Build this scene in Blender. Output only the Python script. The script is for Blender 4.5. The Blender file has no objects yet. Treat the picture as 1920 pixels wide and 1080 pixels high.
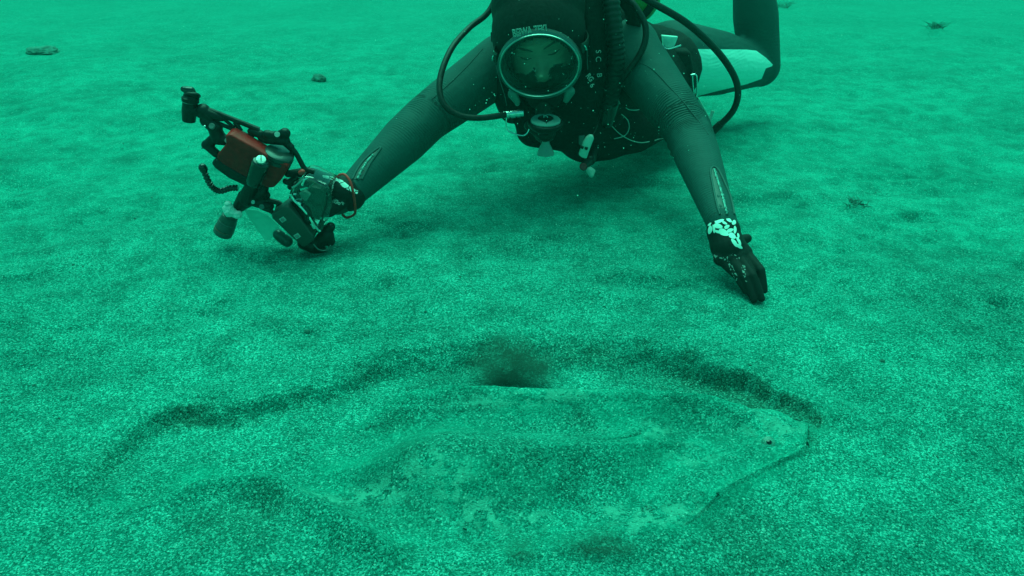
import bpy, bmesh, math, random
import numpy as np
from mathutils import Vector, Matrix, noise as mnoise
from mathutils.bvhtree import BVHTree
random.seed(7); rng = np.random.default_rng(7)
C = bpy.context.scene.collection
sc = bpy.context.scene
R = math.radians

# ------------------------------------------------------------------ camera, water light, exposure
FPX = 1507.0; PITCH = R(28); CAMH = 0.75
cam_d = bpy.data.cameras.new('camera'); cam = bpy.data.objects.new('camera', cam_d); C.objects.link(cam)
cam.location = (0, 0, CAMH); cam.rotation_euler = (math.pi/2 - PITCH, 0, 0)
cam_d.sensor_width = 36; cam_d.lens = 36*FPX/1920; cam_d.clip_start = .02; cam_d.clip_end = 400
sc.camera = cam
SUN_EL, SUN_AZ = R(74), R(0)            # sun high, a little behind the diver
w = bpy.data.worlds.new('World'); sc.world = w; w.use_nodes = True
nt = w.node_tree; nt.nodes.clear()
sky = nt.nodes.new('ShaderNodeTexSky'); sky.sky_type = 'NISHITA'; sky.sun_disc = False
sky.sun_elevation = SUN_EL; sky.sun_rotation = SUN_AZ
tint = nt.nodes.new('ShaderNodeMix'); tint.data_type = 'RGBA'; tint.blend_type = 'MULTIPLY'; tint.inputs[0].default_value = 1
tint.inputs[7].default_value = (.06, .90, .40, 1)       # the water above filters red away
bg = nt.nodes.new('ShaderNodeBackground'); bg.inputs[1].default_value = .12
wo = nt.nodes.new('ShaderNodeOutputWorld')
nt.links.new(sky.outputs[0], tint.inputs[6]); nt.links.new(tint.outputs[2], bg.inputs[0]); nt.links.new(bg.outputs[0], wo.inputs[0])
sd = bpy.data.lights.new('sun', 'SUN'); sd.energy = 2.0; sd.angle = R(58); sd.color = (.18, 1.0, .63)
sun = bpy.data.objects.new('sun', sd); C.objects.link(sun)
to_sun = Vector((math.sin(SUN_AZ)*math.cos(SUN_EL), math.cos(SUN_AZ)*math.cos(SUN_EL), math.sin(SUN_EL)))
sun.rotation_euler = to_sun.to_track_quat('Z', 'Y').to_euler(); sun.location = (0, 2, 5)
sc.view_settings.view_transform = 'Standard'; sc.view_settings.look = 'None'
sc.view_settings.exposure = 0.93; sc.view_settings.gamma = 1
sc.cycles.volume_bounces = 0; sc.cycles.max_bounces = 6; sc.cycles.transparent_max_bounces = 12
sc.cycles.use_denoising = True

# ------------------------------------------------------------------ geometry helpers
CAM = Vector((0, 0, CAMH)); FW = Vector((0, math.cos(PITCH), -math.sin(PITCH))); UPV = Vector((0, math.sin(PITCH), math.cos(PITCH)))
def ray(px, py): return FW + Vector(((px-960)/FPX, 0, 0)) - UPV*((py-540)/FPX)
def P(px, py, Y):
    d = ray(px, py); return CAM + d*(Y/d.y)
def G(px, py, z=0.0):
    d = ray(px, py); return CAM + d*((z-CAMH)/d.z)
def project(co):        # Nx3 -> pixel coordinates, used to lay surface marks out on a body
    rel = co - np.array(CAM); f = rel@np.array(FW); return 960+FPX*rel[:, 0]/f, 540-FPX*(rel@np.array(UPV))/f

def tag(o, label=None, cat=None, group=None, kind=None):
    for k, v in (('label', label), ('category', cat), ('group', group), ('kind', kind)):
        if v: o[k] = v
    return o
def thing(name, loc, label, cat, group=None):
    o = bpy.data.objects.new(name, None); C.objects.link(o); o.location = loc; o.empty_display_size = .05
    bpy.context.view_layer.update()
    return tag(o, label, cat, group)
def link(name, me, m, parent=None):
    o = bpy.data.objects.new(name, me); C.objects.link(o)
    for k in (m if isinstance(m, (list, tuple)) else [m]):
        if k: me.materials.append(k)
    if parent:
        bpy.context.view_layer.update()
        o.parent = parent; o.matrix_parent_inverse = parent.matrix_world.inverted()
    return o
def from_bm(name, bm, m, parent=None, smooth=True):
    me = bpy.data.meshes.new(name); bmesh.ops.recalc_face_normals(bm, faces=bm.faces); bm.to_mesh(me); bm.free()
    if smooth:
        me.shade_smooth()
        try: me.set_sharp_from_angle(angle=R(38))
        except Exception: pass
    return link(name, me, m, parent)
def frame(axis, hint=Vector((0, 0, 1))):
    a = axis.normalized()
    if abs(a.dot(hint)) > .97: hint = Vector((1, 0, 0))
    u = hint.cross(a).normalized(); v = a.cross(u); return u, v, a
def rings(bm, pts, rad, n=16, caps=True, squash=None, hint=Vector((0, 0, 1))):
    """closed tube of varying radius along pts"""
    pts = [Vector(p) for p in pts]; prev = None; rows = []
    for i, p in enumerate(pts):
        t = (pts[min(i+1, len(pts)-1)]-pts[max(i-1, 0)])
        if t.length < 1e-9: t = Vector((0, 0, 1))
        t.normalize()
        if prev is None: u, v, _ = frame(t, hint)
        else:
            u = (prev - t*prev.dot(t)).normalized(); v = t.cross(u)
        prev = u; r = rad[i] if hasattr(rad, '__len__') else rad
        s = squash if squash else 1
        rows.append([bm.verts.new(p + u*(math.cos(a)*r*s) + v*(math.sin(a)*r)) for a in [2*math.pi*k/n for k in range(n)]])
    for a, b in zip(rows, rows[1:]):
        for k in range(n): bm.faces.new((a[k], a[(k+1) % n], b[(k+1) % n], b[k]))
    if caps: bm.faces.new(rows[0][::-1]); bm.faces.new(rows[-1])
    return rows
def cap(bm, p0, r0, p1, r1, n=20, m=6):
    p0, p1 = Vector(p0), Vector(p1); d = (p1-p0); L = d.length; a = d.normalized() if L > 1e-6 else Vector((0, 0, 1))
    pts, rad = [], []
    for i in range(m+1):
        th = (1-i/m)*math.pi/2*.97; pts.append(p0 - a*r0*math.sin(th)); rad.append(r0*math.cos(th))
    for i in range(m+1):
        th = i/m*math.pi/2*.97; pts.append(p1 + a*r1*math.sin(th)); rad.append(r1*math.cos(th))
    rings(bm, pts, rad, n)
def ell(bm, c, ax, rr, n=24, m=16):
    """ellipsoid with axes ax=(u,v,w) and radii rr"""
    M = Matrix.Translation(c) @ Matrix((ax[0]*rr[0], ax[1]*rr[1], ax[2]*rr[2])).transposed().to_4x4()
    bmesh.ops.create_uvsphere(bm, u_segments=n, v_segments=m, radius=1, matrix=M)
def smooth_path(pts, n=12):
    pts = [Vector(p) for p in pts]; out = []
    for i in range(len(pts)-1):
        p0 = pts[max(i-1, 0)]; p1 = pts[i]; p2 = pts[i+1]; p3 = pts[min(i+2, len(pts)-1)]
        for k in range(n):
            t = k/n
            out.append(.5*((2*p1)+(p2-p0)*t+(2*p0-5*p1+4*p2-p3)*t*t+(3*p1-p0-3*p2+p3)*t**3))
    out.append(pts[-1]); return out
def remesh(bm, voxel, smooth_it=4, fac=.6):
    me = bpy.data.meshes.new('tmp'); bm.to_mesh(me); bm.free()
    o = bpy.data.objects.new('tmp', me); C.objects.link(o)
    r = o.modifiers.new('r', 'REMESH'); r.mode = 'VOXEL'; r.voxel_size = voxel
    if smooth_it:
        s = o.modifiers.new('s', 'SMOOTH'); s.factor = fac; s.iterations = smooth_it
    bpy.context.view_layer.update(); dg = bpy.context.evaluated_depsgraph_get()
    res = bpy.data.meshes.new_from_object(o.evaluated_get(dg)); bpy.data.objects.remove(o)
    res.shade_smooth(); return res
def coords(me):
    a = np.empty(len(me.vertices)*3); me.vertices.foreach_get('co', a); return a.reshape(-1, 3)
def set_coords(me, a): me.vertices.foreach_set('co', a.ravel()); me.update()
def attr(me, name, vals):
    a = me.attributes.new(name, 'FLOAT', 'POINT'); a.data.foreach_set('value', np.asarray(vals, dtype=np.float32))
def tree_of(o): 
    bm = bmesh.new(); bm.from_mesh(o.data); t = BVHTree.FromBMesh(bm); bm.free(); return t   # part meshes keep world coordinates
def hit(tree, px, py):
    d = ray(px, py).normalized(); l, n, i, dist = tree.ray_cast(CAM, d)
    return (l, n) if l is not None else (None, None)
def prism(poly, Y, th, bevel=.002, tilt=None):
    """pixel outline set upright at depth Y with real thickness th (towards +Y)"""
    pts = [P(x, y, Y) for x, y in poly]; bm = bmesh.new()
    a = [bm.verts.new(p) for p in pts]; b = [bm.verts.new(p+Vector((0, th, 0))) for p in pts]; n = len(pts)
    bm.faces.new(a); bm.faces.new(b[::-1])
    for k in range(n): bm.faces.new((a[k], b[k], b[(k+1) % n], a[(k+1) % n]))
    bmesh.ops.recalc_face_normals(bm, faces=bm.faces)
    if bevel: bmesh.ops.bevel(bm, geom=bm.edges[:], offset=bevel, segments=3, affect='EDGES', profile=.5)
    if tilt:
        c = sum(pts, Vector())/n; M = Matrix.Translation(c) @ Matrix.Rotation(tilt[1], 4, tilt[0]) @ Matrix.Translation(-c)
        bmesh.ops.transform(bm, matrix=M, verts=bm.verts)
    return bm
def text_mesh(s, size, ext=.0006, outline=False):
    cu = bpy.data.curves.new('t', 'FONT'); cu.body = s; cu.size = size; cu.extrude = ext; cu.align_x = 'CENTER'; cu.align_y = 'CENTER'
    if outline: cu.fill_mode = 'NONE'; cu.bevel_depth = size*.035; cu.extrude = 0
    o = bpy.data.objects.new('t', cu); C.objects.link(o); bpy.context.view_layer.update()
    me = bpy.data.meshes.new_from_object(o.evaluated_get(bpy.context.evaluated_depsgraph_get())); bpy.data.objects.remove(o); return me
def place_mesh(me, M): me.transform(M); return me
def basis(o, x, y, z): return Matrix.Translation(o) @ Matrix((x, y, z)).transposed().to_4x4()

# ------------------------------------------------------------------ numpy noise and polylines
_perm = rng.random((512, 512))
def vnoise(x, y, seed=0):
    x = x+seed*17.31+1000; y = y+seed*9.73+1000
    xi = np.floor(x).astype(int); yi = np.floor(y).astype(int); fx = x-xi; fy = y-yi
    fx = fx*fx*fx*(fx*(fx*6-15)+10); fy = fy*fy*fy*(fy*(fy*6-15)+10)
    g = lambda a, b: _perm[a % 512, b % 512]
    return ((g(xi, yi)*(1-fx)+g(xi+1, yi)*fx)*(1-fy)+(g(xi, yi+1)*(1-fx)+g(xi+1, yi+1)*fx)*fy)*2-1
def fbm(x, y, s=0, o=4):
    r = 0; a = 1; t = 0
    for k in range(o): r = r+a*vnoise(x*2**k, y*2**k, s+k*3); t += a; a *= .5
    return r/t
def sm(x): x = np.clip(x, 0, 1); return x*x*(3-2*x)
def seg_dist(X, Y, pl):
    """distance to a polyline and the position (0..1) along it"""
    best = np.full(X.shape, 1e9); par = np.zeros(X.shape); L = len(pl)-1
    for i in range(L):
        ax, ay = pl[i]; bx, by = pl[i+1]; dx, dy = bx-ax, by-ay
        t = np.clip(((X-ax)*dx+(Y-ay)*dy)/(dx*dx+dy*dy+1e-12), 0, 1)
        d = np.hypot(X-ax-t*dx, Y-ay-t*dy); m = d < best; best = np.where(m, d, best); par = np.where(m, (i+t)/L, par)
    return best, par
def inside(X, Y, pg):
    r = np.zeros(X.shape, bool); n = len(pg)
    for i in range(n):
        ax, ay = pg[i]; bx, by = pg[(i+1) % n]
        c = ((ay > Y) != (by > Y)) & (X < (bx-ax)*(Y-ay)/(by-ay+1e-15)+ax); r ^= c
    return r
def g2(pts, z=0): return [tuple(G(x, y, z))[:2] for x, y in pts]
def dense(pl, n=6): return [tuple(v)[:2] for v in smooth_path([Vector((x, y, 0)) for x, y in pl], n)]

# ------------------------------------------------------------------ materials
def mat(name, base=(.5, .5, .5), rough=.5, metal=0, nscale=0, nbump=0, var=0, spec=.5, coat=0, alpha=None, trans=0):
    m = bpy.data.materials.new(name); m.use_nodes = True; nt = m.node_tree; b = nt.nodes['Principled BSDF']
    b.inputs['Base Color'].default_value = (*base, 1); b.inputs['Roughness'].default_value = rough; b.inputs['Metallic'].default_value = metal
    b.inputs['Specular IOR Level'].default_value = spec; b.inputs['Coat Weight'].default_value = coat
    if trans: b.inputs['Transmission Weight'].default_value = trans
    if nscale:
        tc = nt.nodes.new('ShaderNodeTexCoord'); n = nt.nodes.new('ShaderNodeTexNoise'); n.inputs['Scale'].default_value = nscale; n.inputs['Detail'].default_value = 4
        nt.links.new(tc.outputs['Object'], n.inputs['Vector'])
        if nbump:
            bp = nt.nodes.new('ShaderNodeBump'); bp.inputs['Strength'].default_value = nbump; bp.inputs['Distance'].default_value = .4/nscale
            nt.links.new(n.outputs['Fac'], bp.inputs['Height']); nt.links.new(bp.outputs[0], b.inputs['Normal'])
        if var:
            cr = nt.nodes.new('ShaderNodeMapRange'); cr.inputs['From Min'].default_value = .3; cr.inputs['From Max'].default_value = .7
            cr.inputs['To Min'].default_value = 1-var; cr.inputs['To Max'].default_value = 1+var
            vm = nt.nodes.new('ShaderNodeVectorMath'); vm.operation = 'SCALE'; vm.inputs[0].default_value = base
            nt.links.new(n.outputs['Fac'], cr.inputs['Value']); nt.links.new(cr.outputs[0], vm.inputs['Scale']); nt.links.new(vm.outputs[0], b.inputs['Base Color'])
    return m
BLK = mat('black_plastic', (.006, .008, .008), .42, spec=.35, nscale=90, nbump=.25, var=.3)
BLKG = mat('black_gloss', (.01, .012, .012), .15, coat=.4, nscale=60, nbump=.08)
RUB = mat('hose_rubber', (.009, .012, .012), .45, spec=.35, nscale=120, nbump=.2, var=.3)
FAB = mat('vest_fabric', (.008, .012, .012), .8, nscale=160, nbump=.5, var=.5, spec=.25)
HOOD = mat('hood_neoprene', (.009, .012, .012), .75, nscale=120, nbump=.3, var=.3, spec=.25)
STEEL = mat('steel', (.75, .78, .78), .22, 1, nscale=40, nbump=.1)
ALU = mat('brushed_aluminium', (.45, .48, .48), .35, 1, nscale=40, nbump=.1)
GREY = mat('grey_rubber', (.13, .15, .15), .5, nscale=70, nbump=.2, var=.2)
PALE = mat('pale_silicone', (.45, .5, .48), .45, nscale=60, nbump=.1, var=.1)
WHITE = mat('white_print', (.78, .8, .8), .5, nscale=200, var=.12)
DIMW = mat('worn_white_print', (.40, .50, .48), .6, nscale=400, var=.5)
REDH = mat('red_anodised', (.62, .006, .008), .5, 0, nscale=70, nbump=.12, var=.2, spec=.3)
REDC = mat('red_cord', (.95, .03, .025), .55, nscale=300, nbump=.5, var=.2)
SKIN = mat('skin', (.95, .34, .27), .5, nscale=120, nbump=.15, var=.08)
BROW = mat('brow_hair', (.07, .06, .05), .8)
YEL = mat('yellow_tank_paint', (.05, .26, .03), .4, nscale=20, nbump=.1, var=.12)
STONE = mat('stone', (.025, .18, .15), .85, nscale=45, nbump=1, var=.5)  # lifted towards the sand tone, distance haze put into the stone colour
SHELL = mat('shell', (.35, .75, .66), .5, nscale=200, var=.3)
TAPE = mat('white_tape', (.7, .74, .72), .7, nscale=120, nbump=1, var=.1)
EYEM = mat('fish_iris', (.04, .23, .19), .4, nscale=700, var=.5)
PUP = mat('pupil', (.003, .003, .003), .1, coat=.6)

def glass(name, tintc, gl=.12, rough=.05, dens=0.0):
    m = bpy.data.materials.new(name); m.use_nodes = True; nt = m.node_tree; nt.nodes.clear()
    t = nt.nodes.new('ShaderNodeBsdfTransparent'); t.inputs[0].default_value = (*tintc, 1)
    g = nt.nodes.new('ShaderNodeBsdfGlossy'); g.inputs['Roughness'].default_value = rough; g.inputs[0].default_value = (.9, .9, .9, 1)
    fr = nt.nodes.new('ShaderNodeFresnel'); fr.inputs[0].default_value = 1.33
    ad = nt.nodes.new('ShaderNodeMath'); ad.operation = 'ADD'; ad.inputs[1].default_value = gl*.2; ad.use_clamp = True
    mx = nt.nodes.new('ShaderNodeMixShader'); o = nt.nodes.new('ShaderNodeOutputMaterial')
    nt.links.new(fr.outputs[0], ad.inputs[0]); nt.links.new(ad.outputs[0], mx.inputs[0]); nt.links.new(t.outputs[0], mx.inputs[1]); nt.links.new(g.outputs[0], mx.inputs[2]); nt.links.new(mx.outputs[0], o.inputs[0])
    return m
LENS = glass('mask_glass', (.75, .78, .78), .1, .03)
ACR = glass('clear_acrylic', (.82, .88, .86), .5, .08)

def math_node(nt, op, a, b=None, clamp=False):
    n = nt.nodes.new('ShaderNodeMath'); n.operation = op; n.use_clamp = clamp
    for i, v in enumerate((a, b)):
        if v is None: continue
        if isinstance(v, (int, float)): n.inputs[i].default_value = v
        else: nt.links.new(v, n.inputs[i])
    return n.outputs[0]
def ramp(nt, fac, stops):
    r = nt.nodes.new('ShaderNodeValToRGB'); e = r.color_ramp.elements
    while len(e) < len(stops): e.new(.5)
    for k, (p, c) in enumerate(stops): e[k].position = p; e[k].color = (*c, 1) if len(c) == 3 else c
    nt.links.new(fac, r.inputs[0]); return r.outputs[0]
def mixc(nt, fac, a, b, mode='MIX'):
    m = nt.nodes.new('ShaderNodeMix'); m.data_type = 'RGBA'; m.blend_type = mode
    for s, v in ((0, fac), (6, a), (7, b)):
        if isinstance(v, (int, float)): m.inputs[s].default_value = v
        elif isinstance(v, tuple): m.inputs[s].default_value = (*v, 1)
        else: nt.links.new(v, m.inputs[s])
    return m.outputs[2]
def sand(name):
    m = bpy.data.materials.new(name); m.use_nodes = True; nt = m.node_tree; b = nt.nodes['Principled BSDF']
    tc = nt.nodes.new('ShaderNodeTexCoord'); co = tc.outputs['Object']
    def vor(s):
        v = nt.nodes.new('ShaderNodeTexVoronoi'); v.inputs['Scale'].default_value = s; nt.links.new(co, v.inputs['Vector']); return v
    def noi(s, d=3, rg=.5):
        v = nt.nodes.new('ShaderNodeTexNoise'); v.inputs['Scale'].default_value = s; v.inputs['Detail'].default_value = d; v.inputs['Roughness'].default_value = rg; nt.links.new(co, v.inputs['Vector']); return v.outputs['Fac']
    v1, v2, v3 = vor(500), vor(300), vor(900)
    sep = nt.nodes.new('ShaderNodeSeparateColor'); nt.links.new(v1.outputs['Color'], sep.inputs[0])
    sep2 = nt.nodes.new('ShaderNodeSeparateColor'); nt.links.new(v2.outputs['Color'], sep2.inputs[0])
    coarse_shade = nt.nodes.new('ShaderNodeAttribute'); coarse_shade.attribute_name = 'coarse_shade'
    bare = nt.nodes.new('ShaderNodeAttribute'); bare.attribute_name = 'bare'
    n8 = noi(260, 4, .65)
    grain = math_node(nt, 'ADD', math_node(nt, 'MULTIPLY', sep.outputs[0], .55), math_node(nt, 'MULTIPLY', n8, .55))
    col0 = ramp(nt, grain, [(.14, (.002, .062, .051)), (.40, (.006, .170, .140)), (.62, (.012, .275, .228)), (.90, (.10, .62, .53))])
    col1 = ramp(nt, grain, [(.10, (.002, .165, .128)), (.45, (.006, .27, .215)), (.65, (.010, .325, .26)), (.92, (.045, .48, .39))])
    silt = nt.nodes.new('ShaderNodeAttribute'); silt.attribute_name = 'silt'
    col = mixc(nt, silt.outputs['Fac'], col0, col1)  # pale mix: silt around the fish, painted haze on the far sand
    # broad patches of paler and darker sand
    patch = noi(2.6, 6, .62)
    pm = nt.nodes.new('ShaderNodeMapRange'); pm.inputs['From Min'].default_value = .37; pm.inputs['From Max'].default_value = .62; pm.inputs['To Min'].default_value = .78; pm.inputs['To Max'].default_value = 1.13
    nt.links.new(patch, pm.inputs[0])
    p2 = noi(15, 6, .68)
    pm2 = nt.nodes.new('ShaderNodeMapRange'); pm2.inputs['From Min'].default_value = .36; pm2.inputs['From Max'].default_value = .62; pm2.inputs['To Min'].default_value = .72; pm2.inputs['To Max'].default_value = 1.16
    nt.links.new(p2, pm2.inputs[0])
    pp = math_node(nt, 'MULTIPLY', pm.outputs[0], pm2.outputs[0])
    fa = nt.nodes.new('ShaderNodeAttribute'); fa.attribute_name = 'haze_fade'  # flattens the patches with distance, haze painted into the sand
    pp = math_node(nt, 'ADD', math_node(nt, 'MULTIPLY', math_node(nt, 'SUBTRACT', pp, .93), math_node(nt, 'SUBTRACT', 1.0, fa.outputs['Fac'])), .93)
    vm = nt.nodes.new('ShaderNodeVectorMath'); vm.operation = 'SCALE'; nt.links.new(col, vm.inputs[0]); nt.links.new(pp, vm.inputs['Scale'])
    # dark gravelly sand, also used to paint shade in hollows and at contacts
    cn = math_node(nt, 'MULTIPLY', coarse_shade.outputs['Fac'], math_node(nt, 'ADD', .45, math_node(nt, 'MULTIPLY', noi(60, 3), .9)), True)
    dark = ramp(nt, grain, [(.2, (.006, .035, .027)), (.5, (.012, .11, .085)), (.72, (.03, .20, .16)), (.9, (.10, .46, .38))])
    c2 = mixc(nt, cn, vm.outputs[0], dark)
    # bare patches of skin, smoother and paler
    bn = math_node(nt, 'MULTIPLY', bare.outputs['Fac'], ramp(nt, noi(46, 5, .68), [(.49, (0, 0, 0)), (.54, (1, 1, 1))]), True)
    c3 = mixc(nt, math_node(nt, 'MULTIPLY', bn, .85), c2, mixc(nt, n8, (.06, .36, .29), (.11, .48, .40)))
    # sparse pale shell grit
    w1 = math_node(nt, 'GREATER_THAN', sep2.outputs[1], .94); w2 = math_node(nt, 'LESS_THAN', v2.outputs['Distance'], .42)
    c4 = mixc(nt, math_node(nt, 'MULTIPLY', math_node(nt, 'MULTIPLY', w1, w2), .45), c3, (.3, .8, .7))
    d1 = math_node(nt, 'LESS_THAN', sep2.outputs[2], .05)
    c5 = mixc(nt, math_node(nt, 'MULTIPLY', math_node(nt, 'MULTIPLY', d1, w2), .55), c4, (.02, .07, .055))
    nt.links.new(c5, b.inputs['Base Color']); b.inputs['Roughness'].default_value = .9; b.inputs['Specular IOR Level'].default_value = .08
    h = math_node(nt, 'ADD', math_node(nt, 'MULTIPLY', v1.outputs['Distance'], -.5), math_node(nt, 'MULTIPLY', n8, 1.6))
    h = math_node(nt, 'ADD', h, math_node(nt, 'MULTIPLY', noi(45, 4, .6), 2.2))
    bp = nt.nodes.new('ShaderNodeBump'); bp.inputs['Strength'].default_value = .8; bp.inputs['Distance'].default_value = .0026
    nt.links.new(h, bp.inputs['Height']); nt.links.new(bp.outputs[0], b.inputs['Normal'])
    return m
SAND = sand('sand')

def suit_mat():
    m = bpy.data.materials.new('wetsuit'); m.use_nodes = True; nt = m.node_tree; b = nt.nodes['Principled BSDF']
    def A(n):
        a = nt.nodes.new('ShaderNodeAttribute'); a.attribute_name = n; return a.outputs['Fac']
    tc = nt.nodes.new('ShaderNodeTexCoord')
    n = nt.nodes.new('ShaderNodeTexNoise'); n.inputs['Scale'].default_value = 420; n.inputs['Detail'].default_value = 2; nt.links.new(tc.outputs['Object'], n.inputs[0])
    n2 = nt.nodes.new('ShaderNodeTexNoise'); n2.inputs['Scale'].default_value = 14; n2.inputs['Detail'].default_value = 3; nt.links.new(tc.outputs['Object'], n2.inputs[0])
    n3 = nt.nodes.new('ShaderNodeTexNoise'); n3.inputs['Scale'].default_value = 9; n3.inputs['Detail'].default_value = 3; nt.links.new(tc.outputs['Object'], n3.inputs[0])
    n4 = nt.nodes.new('ShaderNodeTexNoise'); n4.inputs['Scale'].default_value = 30; n4.inputs['Detail'].default_value = 2; nt.links.new(tc.outputs['Object'], n4.inputs[0])
    n4f = math_node(nt, 'MULTIPLY', math_node(nt, 'SUBTRACT', n4.outputs['Fac'], .3, True), 2.2)
    panel = math_node(nt, 'MULTIPLY', A('panel'), 1)
    pm = nt.nodes.new('ShaderNodeMapRange'); pm.inputs['From Min'].default_value = -.0008; pm.inputs['From Max'].default_value = .0008; nt.links.new(panel, pm.inputs[0])
    base = mixc(nt, n.outputs['Fac'], (.010, .054, .053), (.019, .094, .092))
    light = mixc(nt, n2.outputs['Fac'], (.40, .90, .84), (.42, .95, .90))
    col = mixc(nt, pm.outputs[0], base, light)
    skin = A('face'); col = mixc(nt, math_node(nt, 'GREATER_THAN', skin, .5), col, (.50, .34, .27))
    col = mixc(nt, math_node(nt, 'LESS_THAN', skin, -.4), col, (.006, .008, .008))
    nt.links.new(col, b.inputs['Base Color']); b.inputs['Roughness'].default_value = .75; b.inputs['Specular IOR Level'].default_value = .3
    # stretch creases running across the limb
    s = A('along'); q = math_node(nt, 'ADD', math_node(nt, 'MULTIPLY', s, 1000), math_node(nt, 'MULTIPLY', n3.outputs['Fac'], 30))
    wv = math_node(nt, 'MULTIPLY', math_node(nt, 'SINE', q), math_node(nt, 'MULTIPLY', A('crease'), n4f))
    h = math_node(nt, 'ADD', math_node(nt, 'MULTIPLY', wv, 1.7), math_node(nt, 'MULTIPLY', n.outputs['Fac'], .12))
    h = math_node(nt, 'ADD', h, math_node(nt, 'MULTIPLY', n2.outputs['Fac'], 2.0))
    bp = nt.nodes.new('ShaderNodeBump'); bp.inputs['Strength'].default_value = .9; bp.inputs['Distance'].default_value = .003
    nt.links.new(h, bp.inputs['Height']); nt.links.new(bp.outputs[0], b.inputs['Normal'])
    return m
SUIT = suit_mat()
def glove_mat():
    m = bpy.data.materials.new('glove_fabric'); m.use_nodes = True; nt = m.node_tree; b = nt.nodes['Principled BSDF']
    def A(n):
        a = nt.nodes.new('ShaderNodeAttribute'); a.attribute_name = n; return a.outputs['Fac']
    tc = nt.nodes.new('ShaderNodeTexCoord')
    v = nt.nodes.new('ShaderNodeTexVoronoi'); v.feature = 'DISTANCE_TO_EDGE'; v.inputs['Scale'].default_value = 62; nt.links.new(tc.outputs['Object'], v.inputs['Vector'])
    pet = math_node(nt, 'GREATER_THAN', v.outputs['Distance'], .055)
    pm = math_node(nt, 'GREATER_THAN', A('panel'), 0)
    n = nt.nodes.new('ShaderNodeTexNoise'); n.inputs['Scale'].default_value = 210; n.inputs['Detail'].default_value = 1; nt.links.new(tc.outputs['Object'], n.inputs[0])
    scr = math_node(nt, 'MULTIPLY', math_node(nt, 'GREATER_THAN', A('script'), 0), math_node(nt, 'GREATER_THAN', n.outputs['Fac'], .57))
    col = mixc(nt, math_node(nt, 'MULTIPLY', pet, pm), (.007, .010, .010), (.85, .95, .93))
    col = mixc(nt, math_node(nt, 'MULTIPLY', scr, .7), col, (.4, .46, .44))
    nt.links.new(col, b.inputs['Base Color']); b.inputs['Roughness'].default_value = .7; b.inputs['Specular IOR Level'].default_value = .3
    bp = nt.nodes.new('ShaderNodeBump'); bp.inputs['Strength'].default_value = .4; bp.inputs['Distance'].default_value = .001
    nt.links.new(n.outputs['Fac'], bp.inputs['Height']); nt.links.new(bp.outputs[0], b.inputs['Normal'])
    return m
GLOVE = glove_mat()

# ------------------------------------------------------------------ seabed
bank = dense(g2([(60, 990), (150, 905), (215, 850), (280, 790), (360, 768), (450, 770), (540, 742), (600, 728), (680, 690), (760, 665), (880, 650), (1010, 640), (1130, 640), (1210, 648), (1290, 662), (1350, 690), (1400, 702), (1450, 735), (1505, 752), (1532, 772), (1540, 795), (1530, 815)]), 4)
pit_near = g2([(1545, 865), (1470, 935), (1330, 1010), (1150, 1075), (900, 1130), (600, 1130), (250, 1100)])
pit = bank + pit_near
near_line = pit_near
fish_px = [(1000, 730), (900, 722), (820, 724), (740, 738), (660, 768), (590, 792), (500, 820), (400, 830), (300, 840), (200, 880), (140, 935), (250, 960), (370, 935), (470, 912), (540, 935), (620, 990), (690, 1035), (770, 1062), (900, 1058), (1040, 1042), (1140, 1015), (1225, 990), (1292, 960), (1332, 930), (1390, 898), (1448, 866), (1488, 848), (1509, 832), (1519, 812), (1519, 792), (1508, 775), (1488, 765), (1460, 759), (1400, 756), (1300, 748), (1200, 740), (1100, 735)]
fish_pg = dense(g2([*fish_px, fish_px[0]], .02), 4)
mouth = dense(g2([(1519, 806), (1509, 832), (1488, 847), (1447, 865), (1388, 895), (1330, 928), (1290, 958), (1220, 990), (1150, 1015)], .01), 5)
lip = dense(g2([(1514, 812), (1498, 834), (1455, 866), (1398, 908), (1340, 944), (1296, 975), (1225, 1002)], .01), 5)
lip2 = dense(g2([(1450, 895), (1400, 925), (1340, 965), (1300, 990)], .0), 5)
fold = dense(g2([(100, 1075), (300, 960), (400, 925), (480, 908), (560, 950), (640, 1000), (700, 1040), (760, 1075)], 0), 5)
mouth_g = dense(g2([(1590, 690), (1550, 745), (1525, 785), (1518, 812), (1497, 836), (1447, 863), (1388, 895), (1330, 930), (1290, 960), (1220, 992), (1150, 1017), (1060, 1040)], .01), 5)
lip_g = dense(g2([(1600, 720), (1555, 765), (1528, 798), (1500, 832), (1455, 866), (1398, 908), (1340, 944), (1296, 975), (1225, 1002), (1130, 1030)], .01), 5)
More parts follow.
